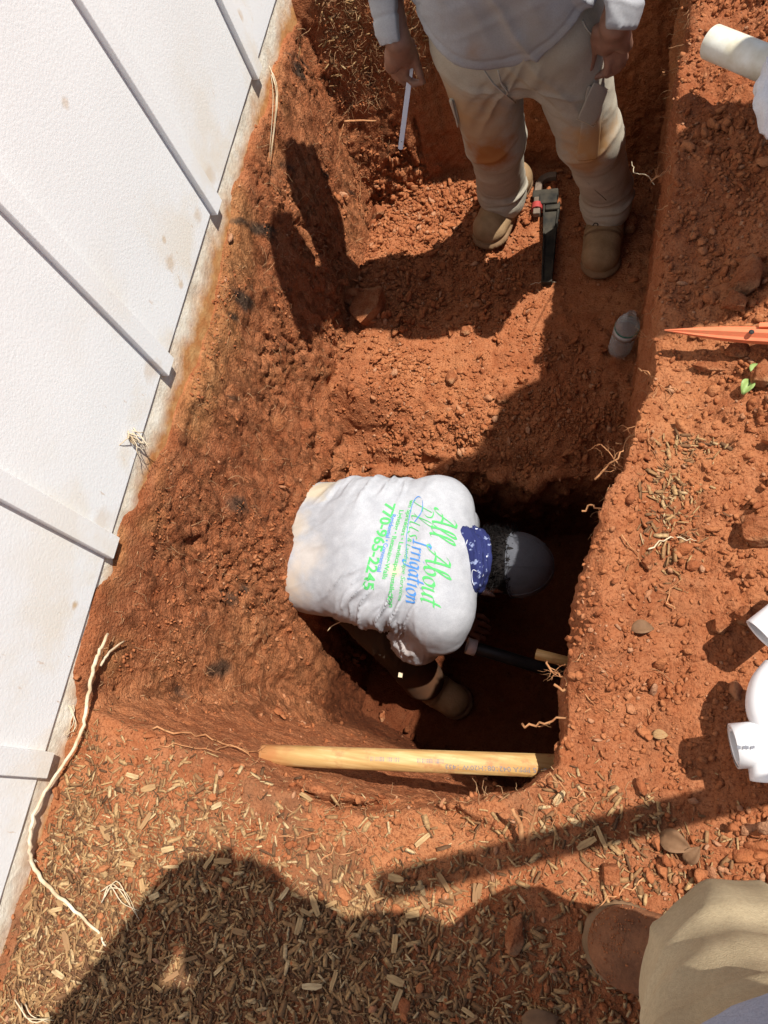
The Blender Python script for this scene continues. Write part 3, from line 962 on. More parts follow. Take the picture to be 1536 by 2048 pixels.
root_px([(300, 1463), (360, 1472), (420, 1482), (470, 1503), (520, 1512)], .0028, 'thin root running towards the left end of the wooden pole', 7, .05)
root_px([(320, 1490), (380, 1500), (440, 1512)], .0016, 'fine root just below the one that reaches the pole', 3, .03)
root_px([(410, 1520), (450, 1500), (500, 1505)], .0018, 'short kinked root between the fine root and the pole end', 3, .03)
root_px([(1042, 1450, -.12), (1080, 1447, -.10), (1130, 1432, -.07), (1180, 1418, -.05), (1230, 1412)], .0030, 'pale root pointing out over the deep hole above the pole', 3, .03)
root_px([(1090, 1322, -.10), (1105, 1345, -.08), (1125, 1350, -.06), (1140, 1370, -.05), (1170, 1385)], .0024, 'crooked forked root hanging over the right rim', 6, .035)
root_px([(1108, 1374, -.06), (1150, 1382, -.05), (1190, 1400)], .0032, 'straight thick root lying across the right rim below the forked one', 2, .02)
root_px([(1190, 960, -.10), (1210, 935, -.08), (1240, 905, -.05), (1265, 880), (1300, 850)], .0028, 'long pale root reaching over the trench beside the mulch patch', 8, .05)
root_px([(1165, 1020, -.10), (1185, 1012, -.08), (1220, 1018, -.05), (1260, 1010)], .0026, 'light forked root sticking out of the right rim above the cap', 4, .03)
root_px([(1275, 735, -.08), (1300, 750, -.06), (1320, 775), (1370, 790)], .0020, 'thin zigzag root on the bank below the orange stake', 6, .035)
root_px([(1300, 365, -.06), (1320, 350, -.05), (1345, 335)], .0020, 'small root on the rim beside the standing man', 5, .03)
root_px([(1325, 145, -.05), (1345, 140), (1370, 150)], .0018, 'short hooked root on the rim near the dirty white pipe', 4, .03)
root_px([(1045, 1680, -.04), (1040, 1650, -.02), (1025, 1620, .01)], .0055, 'stout broken root standing at the near rim', 0, jit=.0005)
root_px([(1055, 1690, -.05), (1062, 1655, -.02), (1070, 1630, .0), (1078, 1605, .02)], .0042, 'forked upright root beside the stout broken one', 4, .03, jit=.0005)
root_px([(1130, 1660, -.05), (1115, 1635, -.03), (1105, 1610, -.01)], .0020, 'slender root right of the forked upright one', 5, .03)
root_px([(1140, 1600, -.05), (1120, 1570, -.02), (1100, 1545, -.0)], .0030, 'pointed root just right of the pole\'s far end', 3, .03)
root_px([(640, 1725), (670, 1690), (695, 1640)], .0016, 'slim root lying straight across the front bank', 3, .03)
root_px([(560, 1670), (600, 1672), (650, 1660), (690, 1650)], .0014, 'curved fine root beside the slim straight one', 6, .05)
root_px([(680, 1710), (720, 1700), (745, 1670)], .0014, 'tangled fine root right of the shadow\'s corner', 7, .05)
root_px([(1240, 1070), (1260, 1100), (1290, 1140)], .0018, 'bent twig on the brown slope of the right bank', 2, .02)
root_px([(1350, 1222), (1335, 1190), (1365, 1160)], .0020, 'forked brown twig between the mulch strip and the clods', 2, .03)
root_px([(1290, 1760), (1250, 1782), (1210, 1800), (1195, 1830)], .0016, 'dark thin twig curling behind the photographer\'s boot', 0)
root_px([(700, 330), (718, 355), (716, 400), (722, 440)], .0018, 'forked pink root dangling in front of the dark trench end', 6, .04)
root_px([(683, 245), (678, 280), (676, 320)], .0014, 'thin straight root hanging at the corner of the trench end', 2, .03)
root_px([(680, 230), (710, 228), (750, 232)], .0050, 'pale cut root stub pointing right from the trench end', 0, jit=.0004, lift=.03)
root_px([(1265, 325, -.25), (1268, 345, -.2), (1290, 350, -.15), (1310, 368, -.1)], .0012, 'white string curling out of the right trench wall', 0, mat=M_DRY, name='string', cat='string')
root_px([(1060, 575), (1085, 567), (1115, 570)], .0014, 'pale string lying across the end of the wrench', 0, mat=M_DRY, name='string', cat='string', lift=.012)
root_px([(1205, 1010), (1195, 1030), (1230, 1050)], .0014, 'wiry root in the bank beside the cap', 5, .04)
root_px([(1290, 860), (1300, 900), (1320, 930)], .0014, 'wiry root between the rim and the mulch patch', 6, .05)
root_px([(1150, 1600), (1175, 1580), (1190, 1600)], .0014, 'hairy root on the rim right of the pole', 6, .04)
root_px([(1290, 1100), (1320, 1085), (1360, 1080), (1400, 1085)], .0020, 'grey stem lying across the mulch strip', 1, .02, mat=M_DRY, cat='stem', name='stem')

# the pale root that runs along the foot of the wall
pxs = [(216, 1266), (200, 1300), (187, 1335), (178, 1380), (168, 1440), (150, 1495), (105, 1560), (72, 1620), (60, 1680), (66, 1730), (100, 1775), (150, 1822), (190, 1860), (213, 1892)]
pts = []
for i, (a_, b_) in enumerate(pxs):
    if b_ < 1500: pts.append(atx(a_, b_, .016))
    else:
        q = at(a_, b_, -.048)
        pts.append(q if q[0] > -.004 else atx(a_, b_, -.004))
pts = [p + rng.normal(size=3)*.0010 for p in catmull(pts, 5)]
s_ = Soup(); s_.add(*tube(pts, [.0026, .0035, .0031, .0028, .0030, .0034, .0026, .0014], 10))
pale = tag(obj('root', s_.mesh('root'), M_PALE), 'long pale root bent along the foot of the white wall', 'root')
fork = root_px([(188, 1330), (205, 1305), (238, 1280)], .0034, None, 0, mat=M_PALE, lift=.014, jit=.0008, cat=None, name='root_fork', n=8)
fork.parent = pale
lab = ['upper', 'middle', 'lower']
for k, (pp, l_) in enumerate([(([(125, 1380), (145, 1400), (150, 1440), (135, 1480)]), 'thin white stems looping beside the pale root under the last batten'),
              (([(45, 1480), (40, 1530), (45, 1580), (60, 1640)]), 'dry white stems leaning on the wall below the last batten'),
              (([(30, 1560), (35, 1620), (50, 1680), (85, 1730)]), 'dry grass stems by the bend of the pale root'),
              (([(210, 1795), (240, 1770), (262, 1790), (275, 1830)]), 'forked dry stem on the mulch right of the pale root'),
              (([(50, 2005), (80, 2020), (110, 2040)]), 'pale stem in the bottom left corner'),
              (([(250, 855), (270, 870), (285, 880)]), None),
              (([(535, 130), (545, 200), (530, 320)]), 'long dry grass blade lying down the top of the concrete'),
              (([(1500, 800), (1470, 760), (1460, 740)]), None)]):
    if l_ is None: continue
    s_ = Soup()
    for j in range(4):
        pts = [hit(a, b)[0] + hit(a, b)[1]*(.008 + .01*random.random()) + rng.normal(size=3)*.005 for a, b in pp]
        s_.add(*tube(catmull(pts, 4), [.0011, .0009, .0004], 4))
    tag(obj('dry_stem', s_.mesh('dry_stem'), M_DRY), l_, 'dry stem')
# torn fibre stuck to the siding
s_ = Soup()
c0 = atx(262, 868, -.010)
for j in range(14):
    s_.add(*tube(wander(c0 + rng.normal(size=3)*np.array([.001, .006, .006]), (.35, -.5 + rng.random()*.6, -.9 + rng.random()*.5), .05, 6, .3), [.0016, .0005], 4))
tag(obj('torn_fibre', s_.mesh('torn_fibre'), M_PALE), 'torn cream fibre stuck to the siding just above the concrete', 'fibre')

# fibres: hair roots over the rims
s_ = Soup()
rimw = ((np.abs(Vx - .93) < .07)*(Vy > -.0)*(Vz > -.25)*(N_t[:, 0] < .3)*(.15 + clump) + ((Vy > 1.6)*(Vx < .34)*(Vz > -.40)*(Vx > .04))*3.5 + .35*(np.abs(Vy + .05) < .1)*(Vx < 1.0)*(Vx > .3)*topz + .25*(Vx < .12)*(N_t[:, 0] > .5)*(Vz > -.7)*(Vz < -.03))*inview
for ii in pick(rimw, 3000):
    p = V_t[ii]; n0 = N_t[ii]
    q = wander(p, n0*.5 + rng.normal(size=3)*.9, .012 + .045*rng.random()**2, 5, .45, .12)
    s_.add(*tube(q, [.0007, .0003], 3, False))
tag(obj('root_hairs', s_.mesh('root_hairs', False), M_FIBRE), kind='stuff')
# earthy turf clump hanging at the far left corner
tw = (Vy > 1.60)*(Vx < .30)*(Vz > -.40)*(Vz < .0)*(Vx > .03)
ii = pick(tw, 900)
sz = .002 + .007*rng.random(len(ii))**2
tag(scatter('turf_crumbs', V_t[ii] + N_t[ii]*(sz*.3)[:, None], sz*.7, protos, M_CLOD), kind='stuff')
# leaves
def leaf(px, py, L, yaw, mat, label, curl=.3):
    p, n_ = hit(px, py)
    nx_, ny_ = 7, 5
    v = []
    for i in range(nx_):
        t = i/(nx_-1); w_ = .42*L*math.sin(math.pi*min(1, t*.93 + .05))**.8*(1 - .35*t)
        for j in range(ny_):
            u_ = (j/(ny_-1) - .5)*2
            v.append(((t-.5)*L, u_*w_, abs(u_)*w_*curl + .15*L*math.sin(3*t)))
    f = [(i*ny_+j, i*ny_+j+1, (i+1)*ny_+j+1, (i+1)*ny_+j) for i in range(nx_-1) for j in range(ny_-1)]
    o = obj('leaf', make_mesh('leaf', v, f), mat); o.location = p + n_*.006
    o.rotation_euler = (random.uniform(-.3, .3), random.uniform(-.3, .3), yaw)
    md = o.modifiers.new('thick', 'SOLIDIFY'); md.thickness = .0006
    return tag(o, label, 'leaf')
M_GLEAF = simple('green_leaf', (.20, .30, .08), (.34, .42, .16), 30, 0.5)
M_BLEAF = simple('brown_leaf', (.12, .060, .028), (.24, .13, .065), 30, 0.8)
leaf(1508, 738, .026, 1.4, M_GLEAF, 'small green leaf on the right bank below the orange stake')
leaf(1492, 778, .030, 1.1, M_GLEAF, 'curled green leaf, lower of the two beside the red clods', 1.2)
leaf(1355, 1685, .045, -.3, M_BLEAF, 'curled brown leaf right of the photographer\'s boot tip', .8)
leaf(1385, 1705, .03, .9, M_BLEAF, 'shrivelled dark leaf beside the trouser cuff', 1.0)
leaf(1280, 1260, .035, .2, M_BLEAF, 'dull brown leaf on the right bank level with the cap', .4)
leaf(1320, 1470, .022, .1, M_CHIP1, 'small tan leaf on the bank left of the white elbow', .4)
leaf(1085, 2035, .05, .3, M_BLEAF, 'dark leaf at the bottom edge of the photo', .5)

#@@THINGS

# ================================================================ people
def A(px, py, z): return at(px, py, z)

def boot(parent, heel, toe, up_tilt=0.0, name='boot', s=1.0, h=.0042, lace=True, ankle=None):
    """work boot from heel to toe (points on the sole line), with sole, upper and laces"""
    heel = np.array(heel, float); toe = np.array(toe, float)
    f = toe - heel; L = np.linalg.norm(f); f /= L
    u = np.array([0, 0, 1.0]); u = u - f*(u @ f); u /= np.linalg.norm(u); sd = np.cross(f, u)
    an = heel + f*.22*L + u*.13 if ankle is None else np.array(ankle, float)
    lo = np.minimum(np.minimum(heel, toe), an) - .10; hi = np.maximum(np.maximum(heel, toe), an) + .14
    S = Sdf(lo, hi, h)
    W = .047*s
    S.cap(heel + f*.045 + u*.042, heel + f*(L*.60) + u*.040, .036*s, .040*s, .02)
    S.cap(heel + f*(L*.55) + u*.036, toe - f*.052 + u*.036, .042*s, .046*s, .03, flat=(u, 1.15))
    S.cap(heel + f*(L*.62) + u*.036 + sd*.008, toe - f*.060 + u*.034 + sd*.004, .040*s, .043*s, .02)
    S.cap(heel + f*.055 + u*.05, an, .042*s, .047*s, .03)
    S.cap(heel + f*(L*.50) + u*.055, an + f*.005 - u*.01, .034*s, .040*s, .04)
    S.cut(heel + u*.006, -u)
    def dd(v, n):
        t = (v - heel) @ f/L; hh = (v - heel) @ u
        cre = np.exp(-((t - .60)/.05)**2)*np.sin(t*L*420)*.0011
        return .0016*fbm(v, 26, 3, 7) + cre - .0035*np.exp(-((hh - .028)/.0035)**2)
    b = obj(name, S.mesh(name, dd), M_LEATHER, parent)
    S2 = Sdf(lo, hi, h)
    S2.cap(heel + f*.042 + u*.012, heel + f*(L*.5) + u*.012, .041*s, .040*s, .01, flat=(u, 2.4))
    S2.cap(heel + f*(L*.5) + u*.012, toe - f*.050 + u*.012, .042*s, .0525*s, .02, flat=(u, 2.8))
    S2.cut(heel + u*.026, u); S2.cut(heel - u*.002, -u)
    obj('sole', S2.mesh('sole', lambda v, n: .0007*np.sign(np.sin((v @ f)*620))*(np.abs(n @ u) < .4)), M_SOLE, b)
    sm = Soup()
    for t_ in (.62, .635):
        c = heel + f*(L*t_) + u*.044*s
        sm.add(*tube([c + (sd*math.cos(a)*.0475 + u*math.sin(a)*.0445)*s + f*.018*math.sin(a) for a in np.linspace(.1, math.pi - .1, 14)], .0012, 4))
    obj('seam', sm.mesh('seam'), M_SOLE, b)
    if lace:
        sp = Soup()
        for i in range(4):
            c = heel + f*(L*(.52 - .052*i)) + u*(.082 + .021*i)*s
            a_, b_ = c + sd*.020 - u*.006, c - sd*.020 - u*.006
            sp.add(*tube(catmull([a_, c + u*.005 + f*.004, b_ - f*.012], 4), .0022, 6))
            sp.add(*tube(catmull([b_, c + u*.006, a_ - f*.012], 4), .0022, 6))
        for sg in (-1, 1):
            c = heel + f*(L*.50) + u*.088
            sp.add(*tube(catmull([c, c + sd*sg*.020 + f*.012 + u*.004, c + sd*sg*.030 + f*.002 - u*.006, c + sd*sg*.012 + u*.002], 5), .0018, 6))
            sp.add(*tube(catmull([c, c + sd*sg*.018 + f*.026, c + sd*sg*.028 + f*.040 - u*.016], 4), .0017, 6))
        obj('lace', sp.mesh('lace'), M_LACE, b)
    return b

def folds(v, c, axis, across, wl, amp, rad, seed=0, sharp=1.5):
    """cloth folds running along an axis, strongest near c"""
    axis = np.array(axis, float); axis /= np.linalg.norm(axis)
    across = np.array(across, float); across -= axis*(across @ axis); across /= np.linalg.norm(across)
    q = v - np.array(c)
    w_ = .012*fbm(q, 14, 2, seed + 5)
    n1 = vnoise(np.stack([(q @ across + w_)/wl*1.15, (q @ axis)/(wl*5.5) + 3.1*seed, np.full(len(q), seed*1.7)], -1), seed)
    n2 = vnoise(np.stack([(q @ across + w_)/wl*2.3, (q @ axis)/(wl*7) + 5.1*seed, np.full(len(q), seed*2.7)], -1), seed + 9)
    r = 1 - np.minimum(1, np.abs(n1*.8 + n2*.3)*2.2)
    fall = np.exp(-(((q @ axis)/rad[0])**2 + ((q @ across)/rad[1])**2))
    return amp*(r**sharp - .35)*fall

def face(S, c, fwd, upv, s=1.0):
    """adds nose, brow, lips and ears to a head being built; returns side axis"""
    fwd = np.array(fwd, float); fwd /= np.linalg.norm(fwd)
    upv = np.array(upv, float); upv -= fwd*(upv @ fwd); upv /= np.linalg.norm(upv)
    sd = np.cross(fwd, upv)
    rot = np.stack([fwd, sd, upv], 1)
    S.ell(c + upv*.012, (.096*s, .076*s, .108*s), .02, rot)
    S.ell(c + fwd*.030 - upv*.055, (.060*s, .056*s, .062*s), .03, rot)
    S.cap(c + fwd*.092 + upv*.004, c + fwd*.112 - upv*.030, .008, .013, .012)
    for g in (-1, 1):
        S.cap(c + fwd*.082 + sd*g*.012 + upv*.020, c + fwd*.074 + sd*g*.045 + upv*.018, .009, .007, .012)
        S.cap(c + fwd*.100 + sd*g*.010 - upv*.032, c + fwd*.096 + sd*g*.011 - upv*.034, .007, .007, .006)
        S.ell(c + sd*g*.078 - fwd*.004 - upv*.008, (.018, .008, .030), .008, rot)
    S.cap(c + fwd*.090 + sd*.020 - upv*.062, c + fwd*.090 - sd*.020 - upv*.062, .008, .008, .006)
    S.cap(c + fwd*.086 + sd*.018 - upv*.072, c + fwd*.086 - sd*.018 - upv*.072, .009, .009, .006)
    return fwd, sd, upv

def eyes(parent, c, fwd, sd, upv):
    s_ = Soup(); p_ = Soup()
    for g in (-1, 1):
        e = c + fwd*.078 + sd*g*.031 + upv*.006
        v, f = ICO2; s_.add(v*.0125 + e, f); p_.add(v*.006 + e + fwd*.0075, f)
    e_ = obj('eye', s_.mesh('eye'), simple('eye_white', (.6, .57, .52), (.66, .63, .58)), parent)
    obj('iris', p_.mesh('iris'), simple('dark_iris', (.02, .012, .01), (.03, .02, .015), rough=.2), e_)

def finger(S, pts, r=(.0088, .0080, .0068), k=.004):
    S.path(pts, [r[0], r[1], r[2], r[2]*.92][:len(pts)] if len(pts) > 3 else list(r)[:len(pts)], k)

# ---------------------------------------------------------------- the man standing on the shelf
STN = thing('person', 'standing man in grey sweatshirt and stained khaki cargo trousers, holding a white strip', 'person', (.62, 1.72, -.80))
HIP = np.array([.615, 1.60, .02])
aL, aR = np.array([.485, 1.795, -.70]), np.array([.805, 1.735, -.70])
kL, kR = np.array([.515, 1.665, -.36]), np.array([.765, 1.640, -.36])
hL, hR = HIP + [-.085, 0, -.03], HIP + [.085, 0, -.03]
CH = np.array([.59, 1.62, .44]); NK = np.array([.565, 1.57, .64]); HD = np.array([.535, 1.475, .80])
shL, shR = np.array([.395, 1.64, .56]), np.array([.765, 1.64, .56])
elL, elR = np.array([.325, 1.69, .29]), np.array([.885, 1.67, .29])
def hand_pts(lst): return [A(740 + x/5.908, y/5.908, z) for x, y, z in lst]
def hand_ptsR(lst): return [A(1100 + x/6.98, y/6.98, z) for x, y, z in lst]
wL, = hand_pts([(330, 470, .045)]); wR, = hand_ptsR([(900, 330, .045)])
S = Sdf((.22, 1.28, -.80), (1.02, 1.95, .98), .0046)
S.ell(HIP, (.15, .10, .12), .03); S.cap(HIP + [0, 0, .05], CH, .10, .115, .05); S.cap(CH + [-.07, 0, .03], CH + [.07, 0, .03], .09, .09, .04)
S.cap(shL, shR, .05, .05, .04); S.cap(NK - [0, 0, .06], HD - [0, -.01, .06], .052, .050, .03)
fw, sd_, uv = face(S, HD, (-.05, -.80, -.60), (0, -.5, .85))
for h_, k_, a_ in ((hL, kL, aL), (hR, kR, aR)):
    S.cap(h_, k_, .078, .052, .03); S.cap(k_, a_, .052, .036, .02); S.cap(a_, a_ + [0, -.05, -.06], .034, .03, .02)
for s0, e0, w0 in ((shL, elL, wL), (shR, elR, wR)):
    S.cap(s0, e0, .048, .037, .03); S.cap(e0, w0, .037, .026, .02, flat=None)
# his right hand, closed on the strip
def hp(*l): return hand_pts(l)
km, kl = hand_pts([(455, 700, -.040), (262, 770, -.030)])
S.cap(wL, km, .026, .020, .01); S.cap(wL, kl, .025, .019, .012); S.cap((wL*.4 + km*.6), (wL*.4 + kl*.6), .021, .021, .01)
finger(S, hp((420, 740, -.045), (425, 905, -.082), (520, 985, -.095), (630, 965, -.088)), (.0105, .0095, .0085))
finger(S, hp((360, 770, -.050), (370, 930, -.092), (460, 1000, -.108), (540, 995, -.104)), (.0105, .0092, .0080))
finger(S, hp((310, 790, -.055), (330, 920, -.098), (420, 980, -.118), (490, 985, -.118)), (.0100, .0088, .0078))
finger(S, hp((262, 780, -.055), (290, 890, -.095), (370, 950, -.118), (430, 965, -.120)), (.0092, .0080, .0070))
finger(S, hp((455, 520, .010), (520, 680, -.030), (560, 790, -.052), (600, 900, -.072)), (.0150, .0115, .0095))
# his left hand, hanging half closed
km, kl = hand_ptsR([(770, 640, -.030), (1040, 620, -.030)])
S.cap(wR, km, .027, .020, .01); S.cap(wR, kl, .026, .018, .012); S.cap(wR*.4 + km*.6, wR*.4 + kl*.6, .021, .019, .01)
def hq(*l): return hand_ptsR(l)
finger(S, hq((775, 650, -.040), (820, 850, -.075), (790, 1010, -.105), (640, 1065, -.112)), (.0112, .0100, .0088))
finger(S, hq((870, 670, -.045), (905, 870, -.085), (870, 1000, -.115), (790, 1050, -.125)), (.0112, .0098, .0085))
finger(S, hq((960, 670, -.045), (980, 850, -.082), (950, 960, -.112), (880, 1010, -.124)), (.0105, .0092, .0080))
finger(S, hq((1035, 650, -.045), (1045, 800, -.078), (1010, 890, -.100), (950, 940, -.112)), (.0094, .0082, .0072))
finger(S, hq((690, 430, .020), (620, 640, -.028), (585, 800, -.058), (560, 940, -.080)), (.0160, .0120, .0098))
body = obj('body', S.mesh('body', lambda v, n: .0006*fbm(v, 60, 2, 3)), M_SKIN, STN)
eyes(body, HD, fw, sd_, uv)
# cap and hair
def capped(parent, c, fw, sd, uv, mat, name='cap', r=.101, brim=True, h=.0045):
    rot = np.stack([fw, sd, uv], 1)
    S_ = Sdf(c - .22, c + .22, h)
    S_.ell(c + uv*.030, (r, r*.86, r*.98), .01, rot); S_.cut(c + uv*.022 + fw*.01, -uv + fw*.12)
    if brim:
        S_.cap(c + fw*.085 + uv*.034, c + fw*.145 + uv*.020, .052, .044, .012, flat=(uv, 12))
    def dd(v, n):
        q = v - c - uv*.03; ang = np.arctan2(q @ sd, q @ fw); s6 = np.abs(((ang/(np.pi/3)) % 1) - .5)
        return .0008*fbm(v, 30, 3, 12) - .0011*np.exp(-((s6 - .5)/.018)**2)
    return obj(name, S_.mesh(name, dd), mat, parent)
M_CAPG = fabric('washed_black_cotton', (.075, .078, .090), (.11, .113, .128), weave=1400, scale=12)
M_CAPT = fabric('tan_cotton', (.30, .22, .13), (.38, .29, .18), weave=1400)
M_HAIR = simple('black_hair', (.006, .005, .005), (.016, .013, .012), 60, 0.65, 400, .001, .15)
capped(STN, HD, fw, sd_, uv, M_CAPT)
S = Sdf(HD - .16, HD + .16, .005); S.ell(HD - fw*.02 + uv*.01, (.088, .083, .09), .01, np.stack([fw, sd_, uv], 1)); S.cut(HD + fw*.03, fw); S.cut(HD + uv*.04, uv); S.cut(HD - uv*.05, -uv)
obj('hair', S.mesh('hair', lambda v, n: .003*fbm(v, 60, 3, 4)), M_HAIR, STN)
# trousers
M_KHAKI = fabric('stained_khaki', (.42, .37, .29), (.53, .48, .38), stains=[
    ((.515, 1.58, -.34), .085, (.36, .13, .03), .95), ((.50, 1.56, -.22), .12, (.46, .24, .09), .6), ((.47, 1.54, -.14), .10, (.48, .28, .12), .5),
    ((.775, 1.555, -.30), .085, (.52, .28, .10), .85), ((.76, 1.56, -.38), .06, (.45, .22, .07), .7), ((.66, 1.49, -.02), .12, (.36, .27, .16), .35)], weave=1100)
S = Sdf((.34, 1.42, -.79), (.96, 1.95, .16), .0050)
S.ell(HIP + [0, 0, .0], (.178, .128, .13), .04)
for h_, k_, a_, g in ((hL, kL, aL, -1), (hR, kR, aR, 1)):
    S.cap(h_ + [g*.006, -.01, -.02], k_, .098, .077, .05); S.cap(k_, a_ + [0, -.01, .06], .078, .070, .03); S.cap(a_ + [0, -.01, .06], a_ + [0, -.012, .015], .071, .073, .02)
    S.cap(a_ + [0, -.012, .03], a_ + [0, -.02, .0], .076, .072, .01)
    S.cut  # the cuffs are open below
S.cap(HIP + [0, -.02, -.10], HIP + [0, -.02, -.14], .05, .03, .07)
def dpants(v, n):
    d = .004*fbm(v, 7, 3, 21) + .0011*fbm(v, 40, 2, 22)
    for a_, k_ in ((aL, kL), (aR, kR)):
        d += folds(v, a_ + [0, -.04, .035], (1, .1, 0), (0, .15, 1), .030, .010, (.12, .045), 3)
        d += folds(v, k_ + [0, -.05, -.06], (1, .3, .35), (0, 0, 1), .055, .010, (.13, .09), 5)
    d += folds(v, HIP + [0, -.10, -.16], (.9, 0, -.5), (.3, 0, 1), .05, .013, (.14, .08), 6)
    d += folds(v, HIP + [-.05, -.10, -.10], (-.6, 0, -1), (1, 0, -.3), .055, .011, (.14, .11), 8)
    d += folds(v, HIP + [.06, -.10, -.12], (.5, 0, -1), (1, 0, .3), .06, .011, (.16, .11), 9)
    return d
pants = obj('trousers', S.mesh('trousers', dpants), M_KHAKI, STN)
def cloth_strip(pts, wvec, w, thick, name, mat, parent):
    pts = catmull(pts, 5)
    v, f = loft(pts, [(-w/2, -thick/2), (w/2, -thick/2), (w/2, thick/2), (-w/2, thick/2)], up=wvec)
    o = obj(name, make_mesh(name, v, f, False), mat, parent); bevel_obj(o, thick*.45, 2); return o
# cargo pockets with stitched flaps, seams, fly
M_KHAKI2 = fabric('pale_khaki', (.46, .42, .34), (.55, .50, .41), weave=1100)
def patch_on(o_target, rows, name, mat, parent, thick=.005, lift=.002):
    """a cloth panel laid over a garment: rows of photo points are cast on it"""
    dgx = bpy.context.evaluated_depsgraph_get()
    R0 = len(rows); C0 = len(rows[0]); v = []
    inv = o_target.matrix_world.inverted()
    for r_ in rows:
        for (px, py) in r_:
            d_ = Vector(ray(px, py)).normalized(); ok, loc, nor, _ = o_target.ray_cast(Vector(CAM), d_, distance=8)
            if ok: p = np.array(loc) + np.array(nor)*lift; last = p
            else: p = last
            v.append(p)
    v = np.array(v)
    f = [(i*C0+j, i*C0+j+1, (i+1)*C0+j+1, (i+1)*C0+j) for i in range(R0-1) for j in range(C0-1)]
    me = make_mesh(name, v, f)
    o = obj(name, me, mat, parent)
    md = o.modifiers.new('t', 'SOLIDIFY'); md.thickness = thick; md.offset = -1
    sb = o.modifiers.new('s', 'SUBSURF'); sb.levels = sb.render_levels = 2
    return o, v
def grid4(a, b, c, d, n=5, m=5):
    a, b, c, d = map(np.array, (a, b, c, d))
    return [[tuple((a*(1-s)+b*s)*(1-t) + (d*(1-s)+c*s)*t) for s in np.linspace(0, 1, n)] for t in np.linspace(0, 1, m)]
bpy.context.view_layer.update()
pk, _ = patch_on(pants, grid4((1172, 165), (1204, 176), (1196, 318), (1152, 322)), 'cargo_pocket', M_KHAKI, pants, .003, .0035)
fl, fv_ = patch_on(pants, grid4((1184, 158), (1212, 176), (1186, 250), (1152, 234)), 'pocket_flap', M_KHAKI, pk, .003, .006)
st = Soup()
ed = [fv_[i] for i in (4, 9, 14, 19, 24, 23, 22, 21, 20)]
for p, q in zip(catmull(ed, 4)[:-1], catmull(ed, 4)[1:]): st.add(*tube([p + [0, -.002, .002], p*.35 + q*.65 + [0, -.002, .002]], .0012, 5))
obj('stitching', st.mesh('stitching'), M_DRY, fl)
pk2, _ = patch_on(pants, grid4((899, 196), (908, 194), (922, 252), (914, 262), 4, 5), 'cargo_pocket', M_KHAKI2, pants, .006, .004)
def seam(target, pxs, name, mat, parent, r=.0014, lift=.0005):
    pts = []
    for px, py in pxs:
        d_ = Vector(ray(px, py)).normalized(); ok, loc, nor, _ = target.ray_cast(Vector(CAM), d_, distance=8)
        if ok: pts.append(np.array(loc) + np.array(nor)*lift)
    if len(pts) < 2: return
    s_ = Soup(); s_.add(*tube(catmull(pts, 4), r, 6)); return obj(name, s_.mesh(name), mat, parent)
seam(pants, [(968, 140), (985, 165), (1010, 188), (1030, 205)], 'seam', M_KHAKI2, pants, .0022)
seam(pants, [(996, 140), (1002, 165), (1016, 185)], 'seam', M_KHAKI2, pants, .0022)
seam(pants, [(1165, 40), (1172, 55), (1184, 70)], 'seam', M_KHAKI2, pants, .002)
seam(pants, [(1175, 365), (1195, 385), (1212, 400)], 'seam', M_KHAKI2, pants, .0014)
M_BLACK = simple('black_soil_mark', (.02, .018, .016), (.03, .03, .028))
seam(pants, [(1185, 452), (1190, 446), (1196, 448), (1193, 456)], 'tear', M_BLACK, pants, .0018)
# sweatshirt
M_SWEAT = fabric('grey_heather', (.32, .32, .335), (.42, .415, .42), stains=[((.60, 1.47, .10), .13, (.30, .24, .18), .45), ((.70, 1.47, .05), .08, (.30, .24, .17), .35), ((.55, 1.47, .06), .03, (.32, .19, .11), .5)], weave=1000)
S = Sdf((.22, 1.36, -.04), (1.02, 1.92, .74), .0055)
hc = HIP + [-.005, -.012, 0]
S.cap(hc + [-.062, 0, .035], CH + [-.06, -.02, 0], .138, .128, .04, flat=((0, 1, 0), 1.05)); S.cap(hc + [.062, 0, .035], CH + [.06, -.02, 0], .138, .128, .04, flat=((0, 1, 0), 1.05))
S.cap(shL + [.03, 0, -.01], shR - [.03, 0, .01], .082, .082, .05)
for s0, e0, w0 in ((shL, elL, wL), (shR, elR, wR)):
    dr = (w0 - e0)/np.linalg.norm(w0 - e0)
    S.cap(s0, e0, .072, .060, .03); S.cap(e0, w0 - dr*.030, .058, .047, .02); S.cap(w0 - dr*.036, w0 + dr*.0, .046, .044, .006)
# the hem hangs lower in front and is cut off below
zc = lambda v: 0
g = [S.lo[k] + S.h*np.arange(S.n[k]) for k in range(3)]
Xg, Yg, Zg = np.meshgrid(*g, indexing='ij')
hem_z = -.005 + .10*np.abs((Xg - .60)/.19)**2.2 + .0*Yg + .05*sst(1.50, 1.75, Yg)
inbody = (np.abs(Xg - .60) < .215)
S.F = np.where(inbody, np.maximum(S.F, hem_z - Zg), S.F).astype(np.float32)
for w0, e0 in ((wL, elL), (wR, elR)):
    dr = (w0 - e0)/np.linalg.norm(w0 - e0)
    dd_ = (Xg - w0[0])*dr[0] + (Yg - w0[1])*dr[1] + (Zg - w0[2])*dr[2]
    S.F = np.where(~inbody, np.maximum(S.F, np.where(np.sqrt((Xg-w0[0])**2 + (Yg-w0[1])**2 + (Zg-w0[2])**2) < .12, dd_ - .004, -1)), S.F).astype(np.float32)
del Xg, Yg, Zg
